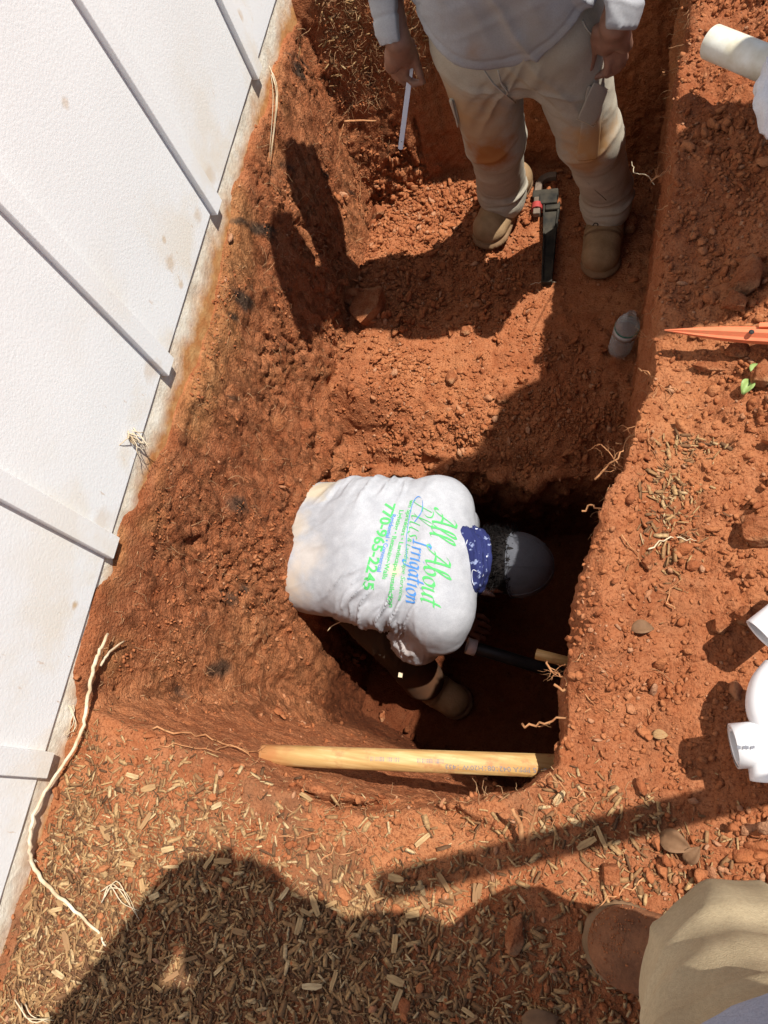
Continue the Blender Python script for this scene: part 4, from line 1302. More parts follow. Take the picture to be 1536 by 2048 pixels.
def dsweat(v, n):
    d = .0045*fbm(v, 6, 3, 25) + .001*fbm(v, 40, 2, 26)
    d += folds(v, hc + [.10, -.10, .10], (-.55, 0, 1), (1, 0, .4), .060, .020, (.18, .12), 31)
    d += folds(v, hc + [-.03, -.11, .22], (1, 0, .2), (0, 0, 1), .07, .016, (.18, .12), 32)
    for s0, e0, w0, sd0 in ((shL, elL, wL, 33), (shR, elR, wR, 34)):
        ax = w0 - e0
        d += folds(v, e0*.35 + w0*.65, (1, .2, -.3), ax, .030, .015, (.09, .07), sd0)
        dr = ax/np.linalg.norm(ax); t = (v - w0) @ dr
        near_ = np.linalg.norm(v - w0, axis=1) < .12
        d += near_*(-.0035*np.exp(-((t + .050)/.004)**2))
    hz = v[:, 2] - (-.005 + .10*np.abs((v[:, 0] - .60)/.19)**2.2 + .05*sst(1.50, 1.75, v[:, 1]))
    d += (np.abs(v[:, 0] - .60) < .2)*(-.0030*np.exp(-((hz - .026)/.004)**2) + .0015*sst(.026, .0, hz))
    return d
obj('sweatshirt', S.mesh('sweatshirt', dsweat), M_SWEAT, STN)
# boots
def gz_(x, y, lim=-.5):
    ok, loc, nor, _ = ground.ray_cast(Vector((x, y, .2)), Vector((0, 0, -1)), distance=3); return loc.z if ok else lim
tL, tR = A(972, 503, -.795), A(1198, 556, -.80)
for a_, t_ in ((aL, tL), (aR, tR)):
    f = t_ - a_; f[2] = 0; f /= np.linalg.norm(f); toe = np.array([t_[0], t_[1], 0]) + f*.004; heel = toe - f*.300
    toe[2] = gz_(toe[0] - f[0]*.06, toe[1] - f[1]*.06) + .002; heel[2] = gz_(heel[0] + f[0]*.05, heel[1] + f[1]*.05) + .002
    toe[2] = heel[2] = max(toe[2], heel[2])
    boot(STN, heel, toe, ankle=a_ + [0, 0, .02], s=1.16)
# white strip in his hand
p0, p1 = A(824, 118, -.045), A(801, 297, -.235)
ax = (p1 - p0); Ls = np.linalg.norm(ax); ax /= Ls
vw = CAM - (p0+p1)/2; side = np.cross(ax, vw); side /= np.linalg.norm(side); nrm = np.cross(side, ax)
prof = [(-.0062, -.0012), (.0062, -.0012), (.0062, .0012), (-.0062, .0012)]
pts = [p0 - ax*.03] + [p0 + ax*Ls*t for t in np.linspace(0, 1, 6)]
v, f = loft(pts + [p1 + ax*.003], prof, [(1, 1)]*7 + [(.35, .8)], up=nrm)
M_STRIP = simple('white_plastic', (.72, .76, .84), (.76, .80, .88), 10, 0.35)
stp_ = obj('marking_strip', make_mesh('marking_strip', v, f, False), M_STRIP); bevel_obj(stp_, .0006, 2)
tag(stp_, 'narrow white plastic strip held between finger and thumb by the standing man', 'plastic strip')
hv, hf = lathe([(0, .0011), (.0006, .0011)], p1 - ax*.018 + nrm*.0009, nrm, 10, True)
obj('hole', make_mesh('hole', hv, hf, False), M_BLACK, stp_)

# ---------------------------------------------------------------- the man crouching in the hole
CRO = thing('person', 'man crouching in the deep hole in a printed white shirt and dark cap', 'person', (.45, .50, -1.33))
cH = A(655, 1090, -.86)          # hips
cS1, cS2 = A(868, 1028, -.735), A(868, 1205, -.735)   # left, right shoulder
cN = A(915, 1122, -.735)
cHD = A(1008, 1128, -.845)
elb2 = A(828, 1292, -.94); wr2 = A(905, 1235, -1.10)
elb1 = A(900, 1000, -1.0); wr1 = A(950, 1150, -1.12)
k2 = A(768, 1258, -.97); an2 = A(850, 1362, -1.24)
k1 = A(800, 1010, -.98); an1 = A(850, 1030, -1.24)
h2, h1 = cH + [0.02, -.085, -.02], cH + [0.02, .085, -.02]
S = Sdf((.02, .05, -1.34), (.92, .98, -.58), .0050)
S.ell(cH, (.13, .15, .11), .04); S.cap(cH + [0, 0, -.03], (cS1+cS2)/2 + [0, 0, -.03], .080, .080, .03); S.cap(cS1, cS2, .055, .055, .03)
S.cap((cS1+cS2)/2, cHD + [-.03, 0, 0], .055, .052, .04)
cf = np.array([.10, -.12, -.98]); cu = np.array([.98, 0, .14])
cf, csd, cu = face(S, cHD, cf, cu)
for h_, k_, a_ in ((h1, k1, an1), (h2, k2, an2)): S.cap(h_, k_, .075, .052, .03); S.cap(k_, a_, .050, .036, .02); S.cap(a_, a_ + [.06, -.02, -.05], .034, .03, .02)
for s0, e0, w0 in ((cS1, elb1, wr1), (cS2, elb2, wr2)): S.cap(s0, e0, .045, .036, .03); S.cap(e0, w0, .037, .026, .02)
for w0, g in ((wr1, 1), (wr2, -1)):
    fdir = np.array([.75, .05*g, -.62]); fdir /= np.linalg.norm(fdir); sdd = np.array([0, 1.0, 0]); un = np.cross(fdir, sdd)
    S.cap(w0, w0 + fdir*.055 + sdd*.018, .022, .017, .01); S.cap(w0, w0 + fdir*.055 - sdd*.018, .022, .017, .01); S.cap(w0 + fdir*.05, w0 + fdir*.07, .019, .019, .01)
    for j, (o_, l_) in enumerate(((.030, .85), (.010, 1.0), (-.010, .95), (-.029, .78))):
        b_ = w0 + fdir*.075 + sdd*o_
        finger(S, [b_, b_ + fdir*.035*l_ + sdd*o_*.15, b_ + fdir*.055*l_ - un*0 + np.array([0, 0, -.018]), b_ + fdir*.058*l_ + np.array([-.004, 0, -.040*l_])])
    b_ = w0 + fdir*.02 - sdd*g*.022*-1
    finger(S, [b_, b_ + fdir*.030 + sdd*g*.026, b_ + fdir*.055 + sdd*g*.032, b_ + fdir*.078 + sdd*g*.028], (.013, .0105, .009))
cbody = obj('body', S.mesh('body', lambda v, n: .0006*fbm(v, 60, 2, 3)), M_SKIN, CRO)
eyes(cbody, cHD, cf, csd, cu)
# shirt
M_TEE = fabric('pale_grey_marl', (.36, .37, .40), (.46, .47, .50), stains=[
    (A(585, 1060, -.70), .085, (.52, .42, .30), .6), (A(590, 1170, -.74), .09, (.52, .42, .32), .75), (A(645, 985, -.70), .07, (.55, .45, .28), .7),
    (A(790, 1140, -.63), .022, (.66, .50, .26), .45), (A(625, 1110, -.68), .07, (.58, .50, .42), .5), (A(815, 1290, -.82), .05, (.55, .45, .38), .5)], weave=1000, scale=30)
S = Sdf((.02, .20, -1.06), (.72, .95, -.55), .0050)
aH1, aH2 = A(628, 1040, -.80), A(628, 1150, -.80)
aM1, aM2 = A(745, 1042, -.75), A(745, 1162, -.75)
S.path([aH1, aM1, cS1 + [-.015, -.012, -.01]], [.112, .118, .112], .05, flat=((0, 0, 1), 1.02))
S.path([aH2, aM2, cS2 + [-.015, .015, -.01]], [.112, .118, .108], .05, flat=((0, 0, 1), 1.02))
S.cap(cS1 + [.02, .02, -.005], cS2 + [.02, -.01, -.005], .082, .082, .05); S.cap(aM1 + [0, -.05, .0], aM2*.5 + aM1*.5 + [0, 0, .0], .118, .118, .05); S.cap((aH1 + aH2)/2, (cS1+cS2)/2, .112, .110, .06)
S.cap((cS1 + cS2)/2 + [.02, 0, 0], cN + [-.035, 0, -.01], .080, .066, .05)
S.cap(cS2 + [0, -.025, -.02], A(836, 1278, -.89), .078, .074, .03)
S.cap(cS2 + [.02, -.02, 0], A(885, 1262, -.80), .068, .060, .04)
S.cap(cS1 + [0, .0, -.03], cS1 + [.04, .03, -.16], .070, .062, .03)
# hem and sleeve ends are cut clean
dr = A(838, 1288, -.93) - cS2; dr /= np.linalg.norm(dr)
S.cut(A(566, 1090, -.70), (-1, 0.04, .05)); S.cut((0, 0, -.955), (0, 0, -1))
nkd = cHD - cN; nkd /= np.linalg.norm(nkd)
SFOLD = A(800, 1225, -.72)
def dtee(v, n):
    d = .0035*fbm(v, 6, 3, 45) + .0008*fbm(v, 45, 2, 46)
    d0 = d
    d = 0*d
    d += folds(v, A(775, 1215, -.72), (.55, .85, 0), (1, -.5, 0), .026, .026, (.085, .075), 41, 1.8)
    d += folds(v, A(800, 1265, -.80), (.15, .6, .8), (1, 0, 0), .024, .020, (.09, .06), 47, 1.8)
    d += folds(v, A(735, 1195, -.72), (.8, .55, 0), (.4, -1, 0), .036, .013, (.12, .07), 42, 1.8)
    d += folds(v, A(770, 985, -.70), (.2, 1, 0), (1, 0, 0), .030, .015, (.06, .10), 43, 1.8)
    d += folds(v, A(820, 965, -.74), (.3, 1, -.4), (1, 0, .2), .022, .007, (.05, .05), 49, 1.8)
    d += folds(v, A(640, 1050, -.68), (1, .4, 0), (0, 1, 0), .050, .007, (.15, .14), 44, 1.4)
    d += folds(v, A(690, 990, -.68), (.6, 1, 0), (1, -.6, 0), .044, .011, (.09, .12), 48, 1.6)
    ctr = A(805, 1095, -.63)
    m_ = np.clip(np.maximum(np.abs(v[:, 0] - ctr[0])/.095, np.abs(v[:, 1] - ctr[1])/.135), 0, 2)
    return d0 + d*(.18 + .82*sst(.75, 1.15, m_))
tee = obj('shirt', S.mesh('shirt', dtee), M_TEE, CRO)
# lettering printed on the back
bpy.context.view_layer.update()
INK_G = simple('green_ink', (.06, .42, .10), (.10, .48, .15), 200, 0.7)
INK_B = simple('blue_ink', (.045, .19, .52), (.08, .25, .58), 200, 0.7)
TO = A(770, 1090, -.63)           # middle of the print; reads towards -Y, its top towards +X
def drape(v2, lift=.0016):
    """flat (reading direction, up) coordinates in metres -> on the shirt's back"""
    out = []
    zl = -.63
    for a_, b_ in v2:
        x, y = TO[0] + b_, TO[1] - a_
        ok, loc, nor, _ = tee.ray_cast(Vector((x, y, 0)), Vector((0, 0, -1)), distance=2)
        if ok: zl = loc.z; out.append(np.array(loc) + np.array(nor)*lift)
        else: out.append(np.array((x, y, zl)))
    return np.array(out)
def text_mesh(txt, size, xoff, yoff, length, mat, name='lettering', shear=0.0, bold=0.0, slope=0.0):
    cu_ = bpy.data.curves.new('t', 'FONT'); cu_.body = txt; cu_.size = size; cu_.shear = shear; cu_.offset = bold; cu_.resolution_u = 3; cu_.align_x = 'CENTER'
    o_ = bpy.data.objects.new('t', cu_); COL.objects.link(o_); bpy.context.view_layer.update()
    me = bpy.data.meshes.new_from_object(o_.evaluated_get(bpy.context.evaluated_depsgraph_get()))
    bpy.data.objects.remove(o_)
    bm = bmesh.new(); bm.from_mesh(me); bmesh.ops.triangulate(bm, faces=bm.faces[:])
    bmesh.ops.subdivide_edges(bm, edges=[e for e in bm.edges if e.calc_length() > .006], cuts=1)
    bmesh.ops.triangulate(bm, faces=bm.faces[:]); bm.to_mesh(me); bm.free()
    co = np.array([v.co[:] for v in me.vertices])
    w_ = co[:, 0].max() - co[:, 0].min(); k = length/w_
    ax_ = (co[:, 0] - (co[:, 0].max()+co[:, 0].min())/2)*k
    P3 = drape(np.stack([ax_ + xoff, co[:, 1]*1.0 + yoff + slope*ax_], 1))
    me.vertices.foreach_set('co', P3.astype(np.float32).ravel()); me.update()
    return obj(name, me, mat, tee)
# calligraphic lines are written with a broad nib held at a slant
GLY = {
 'A': (.95, [[(.02, .16), (.0, .05), (.12, .0), (.30, .25), (.50, .70), (.66, 1.0)], [(.66, 1.0), (.70, .5), (.76, .05), (.90, .06)], [(.22, .36), (.48, .42), (.76, .38)], [(.30, .86), (.45, 1.0), (.66, 1.0)]]),
 'l': (.34, [[(.0, .12), (.14, .45), (.30, .95), (.24, 1.1), (.12, .95), (.10, .4), (.14, .04), (.30, .10)]]),
 'b': (.50, [[(.0, .12), (.12, .5), (.26, .95), (.22, 1.1), (.10, .95), (.08, .4), (.12, .03), (.28, .0), (.40, .2), (.36, .42), (.22, .48), (.12, .36)]]),
 'o': (.48, [[(.28, .50), (.10, .42), (.06, .18), (.16, .0), (.32, .04), (.42, .26), (.36, .46), (.26, .50), (.34, .44), (.48, .46)]]),
 'u': (.52, [[(.02, .42), (.12, .50), (.10, .25), (.12, .02), (.24, .02), (.38, .22), (.42, .50)], [(.42, .50), (.38, .2), (.42, .02), (.54, .08)]]),
 't': (.36, [[(.20, .85), (.14, .45), (.12, .10), (.18, .0), (.34, .10)], [(.0, .55), (.34, .57)]]),
 'I': (.48, [[(.10, .88), (.20, 1.0), (.42, .98)], [(.30, .98), (.24, .5), (.18, .08), (.02, .02)], [(.02, .02), (.30, .04)]]),
 'r': (.36, [[(.02, .42), (.12, .50), (.10, .25), (.08, .0)], [(.10, .30), (.20, .47), (.34, .48)]]),
 'i': (.28, [[(.02, .42), (.12, .50), (.10, .22), (.12, .02), (.26, .10)], [(.16, .72), (.17, .75)]]),
 'g': (.48, [[(.36, .46), (.20, .50), (.06, .34), (.08, .08), (.20, .02), (.34, .22), (.38, .50), (.34, .0), (.24, -.34), (.06, -.36), (.04, -.20), (.24, -.06), (.46, .08)]]),
 'a': (.50, [[(.36, .46), (.20, .50), (.06, .34), (.08, .08), (.20, .02), (.34, .22), (.38, .50), (.36, .14), (.42, .02), (.52, .10)]]),
 'n': (.52, [[(.02, .42), (.12, .50), (.10, .25), (.08, .0)], [(.10, .26), (.24, .48), (.36, .46), (.36, .2), (.38, .02), (.52, .10)]]),
 'P': (.7, [[(.30, .95), (.24, .5), (.14, .02), (.02, .04)], [(.06, .80), (.26, 1.02), (.54, .98), (.60, .74), (.44, .52), (.26, .50)]]),
 's': (.38, [[(.06, .06), (.20, .0), (.30, .14), (.20, .30), (.18, .44), (.32, .48)]]),
 ' ': (.42, []),
}
def nib(txt, size, xoff, yoff, length, mat, nibw=.0032, slant=.22, name='lettering'):
    tot = sum(GLY[c][0] for c in txt); k = length/(tot*size)
    x = -length/2; vs, fs, n0 = [], [], 0
    na = math.radians(38); nd = np.array([math.cos(na), math.sin(na)])*nibw/2
    for c in txt:
        w_, strokes = GLY[c]
        for st_ in strokes:
            P = catmull([np.array([(p[0] + slant*p[1])*size*k + x, p[1]*size]) for p in st_], 4)
            for i, p in enumerate(P):
                vs += [p - nd, p + nd]
                if i: fs.append((n0 + 2*i-2, n0 + 2*i-1, n0 + 2*i+1, n0 + 2*i))
            n0 += 2*len(P)
        x += w_*size*k
    P3 = drape(np.array(vs) + [xoff, yoff])
    return obj(name, make_mesh(name, P3, fs, False), mat, tee)
pxm = np.linalg.norm(A(770, 1190, -.63) - A(770, 1090, -.63))/100      # metres per photo pixel on the shirt
def line(px_mid, py_mid):       # (reading offset, up offset) of a photo point
    p = A(px_mid, py_mid, -.63); return TO[1] - p[1], p[0] - TO[0]
a_, b_ = line(855, 1108); nib('All About', 44*pxm, a_, b_, 190*pxm, INK_G, .0080)
a_, b_ = line(818, 1140); nib('Irrigation', 38*pxm, a_, b_, 122*pxm, INK_B, .0064)
a_, b_ = line(822, 1036); nib('Plus', 42*pxm, a_, b_, 80*pxm, INK_G, .0045, .35)
a_, b_ = line(805, 1137); text_mesh('& Landscape Services', 13*pxm, a_, b_, 122*pxm, INK_G, shear=.35, slope=-.03)
a_, b_ = line(796, 1100); text_mesh('wn Sprinklers • Landscape Installation', 12.5*pxm, a_, b_, 212*pxm, INK_G, bold=.0003, slope=-.06)
a_, b_ = line(782, 1088); text_mesh('Lighting • Retaining-Walls', 12.5*pxm, a_, b_, 143*pxm, INK_G, bold=.0003, slope=-.07)
a_, b_ = line(770, 1086); text_mesh('Residential • Commercial', 12*pxm, a_, b_, 120*pxm, INK_B, bold=.0002, slope=-.07)
a_, b_ = line(749, 1090); text_mesh('770-965-2245', 29*pxm, a_, b_, 178*pxm, INK_G, bold=.0010, slope=-.085)
# blue swash looping under the second line
sw = [line(*q) for q in ((850, 1052), (862, 1020), (848, 995), (836, 1000), (822, 1040), (818, 1080), (816, 1130), (818, 1168))]
sw = catmull([np.array(q) for q in [line(*q) for q in ((814, 1120), (814, 1080), (818, 1040), (826, 1005), (836, 992), (845, 1002), (843, 1025), (830, 1045))]], 6)
vs = []; nd = np.array([math.cos(.6), math.sin(.6)])*.0016
for p in sw: vs += [p - nd, p + nd]
obj('lettering', make_mesh('lettering', drape(np.array(vs), .0019), [(2*i-2, 2*i-1, 2*i+1, 2*i) for i in range(1, len(sw))], False), INK_B, tee)

# trousers
M_DPANT = fabric('dark_brown_canvas', (.045, .030, .020), (.075, .050, .032), stains=[(an2 + [0, 0, .06], .12, (.11, .045, .02), .8), (k2, .07, (.10, .045, .022), .6)], weave=1100)
S = Sdf((.02, .05, -1.33), (.70, .98, -.70), .0055)
S.ell(cH + [-.02, 0, -.02], (.125, .165, .12), .04)
for h_, k_, a_ in ((h1, k1, an1), (h2, k2, an2)): S.cap(h_, k_, .095, .078, .04); S.cap(k_, a_ + [0, 0, .03], .076, .066, .03)
S.cut(A(600, 1090, -.72) + [-.055, 0, 0], (-1, 0, 0))
cp = obj('trousers', S.mesh('trousers', lambda v, n: .004*fbm(v, 8, 3, 55) + folds(v, k2 + [0, -.05, .02], (0, .4, 1), (1, 0, 0), .03, .009, (.10, .12), 56)), M_DPANT, CRO)
s_ = Soup(); s_.add(*tube(catmull([A(676, 1222, -.78), A(684, 1240, -.80), (A(664, 1252, -.82)), A(655, 1262, -.83)], 4), .0014, 6))
obj('drawstring', s_.mesh('drawstring'), M_DRY, cp)
bt = boot(CRO, A(800, 1335, -1.325), A(938, 1420, -1.325), ankle=an2 + [0, 0, .03], s=1.1)
bt2 = boot(CRO, A(770, 1010, -1.325), A(930, 1030, -1.325), ankle=an1 + [0, 0, .03])
# bandana, hair, cap
T = NT('navy_bandana')
vv_ = T.voro(34)
col = T.mix(T.ramp(T.noise(60, 3), [(0.60, 0.0), (0.66, 1.0)]), (.020, .026, .105), (.25, .30, .48))
col = T.mix(T.ramp(vv_, [(0.10, 1.0), (0.13, 0.0)]), col, (.62, .65, .78))
T.color(col).rough(0.85, 0.2); T.bump(T.noise(500, 2), .0006)
M_BAND = T.m
S = Sdf(cN - .15, cN + .17, .0045)
nk = (cHD - cN)/np.linalg.norm(cHD - cN)
u1 = np.cross(nk, [0, 1, 0]); u1 /= np.linalg.norm(u1); u2 = np.cross(nk, u1)
for off, rr, tr in ((.004, .072, .024), (.026, .072, .021), (.046, .068, .017)):
    c = cN + nk*off; ring = [c + rr*(u1*math.cos(t) + u2*math.sin(t)*1.14) + nk*.013*math.sin(2*t + off*90) for t in np.linspace(0, 2*np.pi, 17)]
    S.path(ring, tr, .006)
bnd = obj('bandana', S.mesh('bandana', lambda v, n: .004*fbm(v, 16, 3, 61) + folds(v, cN + nk*.03 + [0, 0, .06], u2, nk, .016, .013, (.12, .06), 62)), M_BAND, CRO)
M_WHITE = simple('white_print', (.6, .63, .72), (.66, .68, .76))
bpy.context.view_layer.update()
seam(bnd, [(918, 1168), (922, 1130), (930, 1095), (935, 1080)], 'border_line', M_WHITE, bnd, .0010)
seam(bnd, [(960, 1178), (948, 1170), (944, 1155), (946, 1140), (958, 1145)], 'border_line', M_WHITE, bnd, .0010)
S = Sdf(cHD - .17, cHD + .17, .0042)
rot = np.stack([cf, csd, cu], 1)
S.ell(cHD - cf*.012 + cu*.012, (.092, .086, .104), .01, rot); S.ell(cHD - cf*.045 - cu*.045, (.050, .066, .050), .02, rot)
S.cut(cHD + cf*.040, cf)
def dhair(v, n):
    q = v - cHD
    return .004*fbm(np.stack([q @ cu*22, q @ csd*70, q @ cf*30], -1), 1.0, 3, 63) + .002*fbm(v, 120, 2, 64)
hr_ = obj('hair', S.mesh('hair', dhair), M_HAIR, CRO)
s_ = Soup()
for _ in range(900):
    th = rng.uniform(-1.35, 1.35); e = rng.uniform(-.055, .045)
    dirv = (-cf*math.cos(th) + csd*math.sin(th))
    p = cHD - cf*.012 + cu*e + dirv*np.array(.088)*math.sqrt(max(.1, 1 - (e/.12)**2))
    s_.add(*tube(wander(p, -cu + dirv*.35 + rng.normal(size=3)*.35, .030, 5, .45), [.0012, .0005], 3, False))
obj('hair_strand', s_.mesh('hair_strand', False), M_HAIR, hr_)
kc = capped(CRO, cHD + cu*.006, cf, csd, cu, M_CAPG, r=.1035)
bv, bf = ICO2
top = cHD + cu*(.030 + .1035*.98)
obj('button', make_mesh('button', bv*np.array([.007, .007, .004]) @ rot.T + top, bf), M_CAPG, kc)
# vent eyelets and rim band
s_ = Soup()
for th in (2.6, 3.7, 1.6, 4.7):
    dr_ = cf*math.cos(th) + csd*math.sin(th)
    p = cHD + cu*(.030 + .074) + dr_*.066
    nn = (dr_*.75 + cu*.66); r_, ff_ = [], []
    a1 = np.cross(nn, cu); a1 /= np.linalg.norm(a1); a2 = np.cross(nn, a1); a2 /= np.linalg.norm(a2)
    s_.add(*tube([p + nn*.003 + .0032*(a1*math.cos(t) + a2*math.sin(t)) for t in np.linspace(0, 2*np.pi, 11)], .0009, 5))
obj('eyelet', s_.mesh('eyelet'), M_CAPG, kc)
s_ = Soup()
for kk in range(6):
    th = kk*math.pi/3 + .52; dr_ = cf*math.cos(th) + csd*.86*math.sin(th)
    s_.add(*tube([cHD + cu*(.006 + .030 + .1035*.98*math.sin(e)) + dr_*.1035*math.cos(e)*1.006 for e in np.linspace(0, 1.5, 14)], .0014, 5))
obj('panel_seam', s_.mesh('panel_seam'), M_CAPG, kc)
s_ = Soup(); s_.add(*tube([cHD + cu*.028 + cf*.1035*1.0*math.cos(t) + csd*.0895*math.sin(t) for t in np.linspace(0, 2*np.pi, 33)], .0022, 6))
obj('edge_seam', s_.mesh('edge_seam'), M_CAPG, kc)
# paper mask pushed to the cheek
pm = obj('face_mask', make_mesh('face_mask', *[x for x in (lambda vf: (vf[0], vf[1]))(loft(catmull([A(960, 1176, -.84), A(968, 1186, -.86), A(975, 1190, -.89), A(970, 1186, -.93)], 4), [(-.022, -.0006), (.022, -.0006), (.022, .0006), (-.022, .0006)], up=(0, -1, .3)))]), M_STRIP, CRO)

# ================================================================ tools and pipes
def pvc_pipe(name, a, b, r, mat, label, cat='pipe', wall=.003):
    a = np.array(a, float); b = np.array(b, float); ax_ = b - a; L = np.linalg.norm(ax_)
    v, f = lathe([(.002, r - wall), (0, r - wall*.7), (0, r - .0006), (.0008, r), (L, r), (L, r - wall), (.002, r - wall)], a, ax_, 40)
    o = obj(name, make_mesh(name, v, f), mat); return tag(o, label, cat)
dp = pvc_pipe('pipe', A(1423, 84, .055), A(1640, 172, .075), .0300, M_PVCD, 'dirty white pipe end at the top right of the bank')
# rag
v, f = ICO4
rg = A(1548, 190, .10)
vv = v*np.array([.035, .085, .040]); vv = vv + v*(.022*fbm(v, 1.6, 4, 77) + .006*fbm(v, 6, 3, 78))[:, None]*np.array([1, 1, 1])
tag(obj('rag', make_mesh('rag', vv + rg, f), fabric('white_fleece', (.74, .74, .76), (.80, .80, .82), weave=500, bd=.004)), 'fluffy white rag wrapped round the dirty white pipe', 'rag')
# pipe across the hole, printed
pa, pb = A(526, 1510, -.185), A(1135, 1533, -.17)
T = NT('yellowed_pipe')
col = T.ramp(T.noise(1.0, 5, vec=T.scaled(6, 110, 110)), [(0.3, (.36, .19, .06)), (0.55, (.50, .31, .12)), (0.75, (.62, .45, .22))])
col = T.mix(T.ramp(T.noise(22, 5, .7), [(0.53, 0.0), (0.66, .85)]), col, (.38, .17, .07))
T.color(spot(T, col, pa, .07, (.42, .17, .06), .8, 60)).rough(.55, .4); T.bump(T.noise(1.0, 4, vec=T.scaled(8, 250, 250)), .0006)
M_WPIPE = T.m
pole = pvc_pipe('pole', pa, pb, .0190, M_WPIPE, 'yellowish pole with faint black print laid across the front of the deep hole', 'pole')
pax = (pb - pa)/np.linalg.norm(pb - pa)
pup = CAM - (pa+pb)/2; pup -= pax*(pup @ pax); pup /= np.linalg.norm(pup); psd = np.cross(pax, pup)
def on_pole(t, s_): # t metres from pa, s_ metres round the pole from the line facing up
    a_ = s_/.0190; return pa + pax*t + (pup*math.cos(a_) + psd*math.sin(a_))*.0193
T_px = lambda px: np.linalg.norm(A(px, 1520, -.27) - A(524, 1520, -.27))
def pole_text(txt, pxmid, pxlen, size, s0, flip):
    cu_ = bpy.data.curves.new('t', 'FONT'); cu_.body = txt; cu_.size = size; cu_.align_x = 'CENTER'; cu_.resolution_u = 2
    o_ = bpy.data.objects.new('t', cu_); COL.objects.link(o_); bpy.context.view_layer.update()
    me = bpy.data.meshes.new_from_object(o_.evaluated_get(bpy.context.evaluated_depsgraph_get())); bpy.data.objects.remove(o_)
    co = np.array([v.co[:] for v in me.vertices]); k = pxlen/(co[:, 0].max() - co[:, 0].min())
    sg = -1 if flip else 1
    P3 = np.array([on_pole(T_px(pxmid) + sg*x*k, s0 - sg*y) for x, y, _ in co])
    me.vertices.foreach_set('co', P3.astype(np.float32).ravel()); me.update()
    obj('lettering', me, M_BLACKINK, pole)
pole_text('ASTM D2466-15 PPFA 0421081H20W 1433', 1000, .235, .012, .004, True)
pole_text('-S RS', 1100, .03, .011, .002, True)
s_ = Soup()
for px0 in (735, 765, 822, 845):
    for k in range(12):
        t0 = T_px(px0) + k*.0021
        if random.random() < .25: continue
        w_ = random.choice((.0003, .0006))
        q = [on_pole(t0 - w_, -.004), on_pole(t0 + w_, -.004), on_pole(t0 + w_, .003), on_pole(t0 - w_, .003)]
        s_.add(q, [(0, 1, 2, 3)])
obj('barcode', s_.mesh('barcode', False), M_BLACKINK, pole)['kind'] = 'stuff'

# fittings on the bank
def bend_fitting(name, pts, rs, label, mat=M_PVC, cat='pipe fitting', wall=.004):
    P = catmull(pts, 8)
    v, f = tube(P, rs, 36, False)
    vi, fi = tube(P, [x - wall for x in rs], 36, False)
    n = len(v); m_ = 36; L_ = len(P)
    fs = list(f) + [tuple(q[::-1] + np.array([n]*4)) if False else tuple(int(x)+n for x in q[::-1]) for q in fi]
    for j in range(m_):
        k = (j+1) % m_
        fs.append((j, n+j, n+k, k)); b0 = (L_-1)*m_; fs.append((b0+k, n+b0+k, n+b0+j, b0+j))
    o = obj(name, make_mesh(name, np.vstack([v, vi]), fs), mat); return tag(o, label, cat)
gz1 = .035
el = bend_fitting('elbow', [A(1468, 1492, .045), A(1492, 1490, .045), A(1516, 1494, .045), A(1534, 1512, .043), A(1542, 1540, .040), A(1545, 1562, .038)], [.0268]*6, 'white elbow fitting with faint grey print lying on the bank at the right edge')
# raised hub collar on the elbow and its grey print
hv, hf = lathe([(0, .0270), (.0, .0290), (.036, .0290), (.040, .0268)], A(1467, 1492, .045), A(1492, 1490, .045) - A(1467, 1492, .045), 36)
obj('hub', make_mesh('hub', hv, hf), M_PVC, el)
s_ = Soup()
for k in range(9):
    if k in (2, 6): continue
    p = A(1476 + k*4, 1494 + (k % 2), .0765); s_.add(*boxm(p, (.002, .004, .0004)))
obj('print', s_.mesh('print', False), M_BLACKINK, el)
s_ = Soup()
for k in range(4):
    s_.add(*boxm(A(1476 + k*5, 1525, .045), (.0024, .004, .010))); s_.add(*boxm(A(1462 + k*6, 1461, .050), (.0024, .003, .008)))
obj('ridge', s_.mesh('ridge', False), M_PVC, el)
el2 = bend_fitting('elbow', [A(1570, 1350, .050), A(1545, 1385, .050), A(1545, 1430, .050), A(1590, 1462, .05)], [.030]*4, 'rounded white fitting at the right edge, directly above the printed elbow')
el3 = pvc_pipe('pipe_end', A(1522, 1272, .050), A(1640, 1180, .06), .0265, M_PVC, 'open white pipe end at the right edge above both white fittings', 'pipe end')

# orange stake
T = NT('orange_plastic')
col = T.ramp(T.noise(12, 5), [(0.3, (.62, .135, .055)), (0.7, (.74, .20, .09))])
col = T.mix(T.ramp(T.noise(70, 5), [(0.45, 0.0), (0.7, .6)]), col, (.48, .19, .08))
T.color(col).rough(.55, .35); M_ORG = T.m
s0, s1 = A(1329, 660, .012), A(1660, 676, .045)
sax = (s1 - s0)/np.linalg.norm(s1 - s0); Lx = np.linalg.norm(s1 - s0)
ts = [0, .02, .05, .09, .13, .15, .20, 1.2*Lx]
ws = [(.08, .12), (.25, .35), (.55, .65), (.85, .9), (1, 1), (1, 1), (1, 1), (1, 1)]
prof = [(-.016, -.008), (-.013, -.011), (.013, -.011), (.016, -.008), (.016, .002), (.010, .004), (.004, .012), (-.004, .012), (-.010, .004), (-.016, .002)]
v, f = loft([s0 + sax*t for t in ts], np.array(prof)*.84, ws)
stake = obj('stake', make_mesh('stake', v, f, False), M_ORG); bevel_obj(stake, .0015, 2)
tag(stake, 'orange plastic stake with a pointed tip lying across the right bank', 'stake')
v, f = loft([s0 + sax*.145 + [0, .012, .006], s0 + sax*.17 + [0, .013, .007], s1 + sax*.05 + [0, .013, .007]], [(-.004, -.004), (.004, -.004), (.004, .004), (-.004, .004)])
obj('rib', make_mesh('rib', v, f, False), M_ORG, stake)
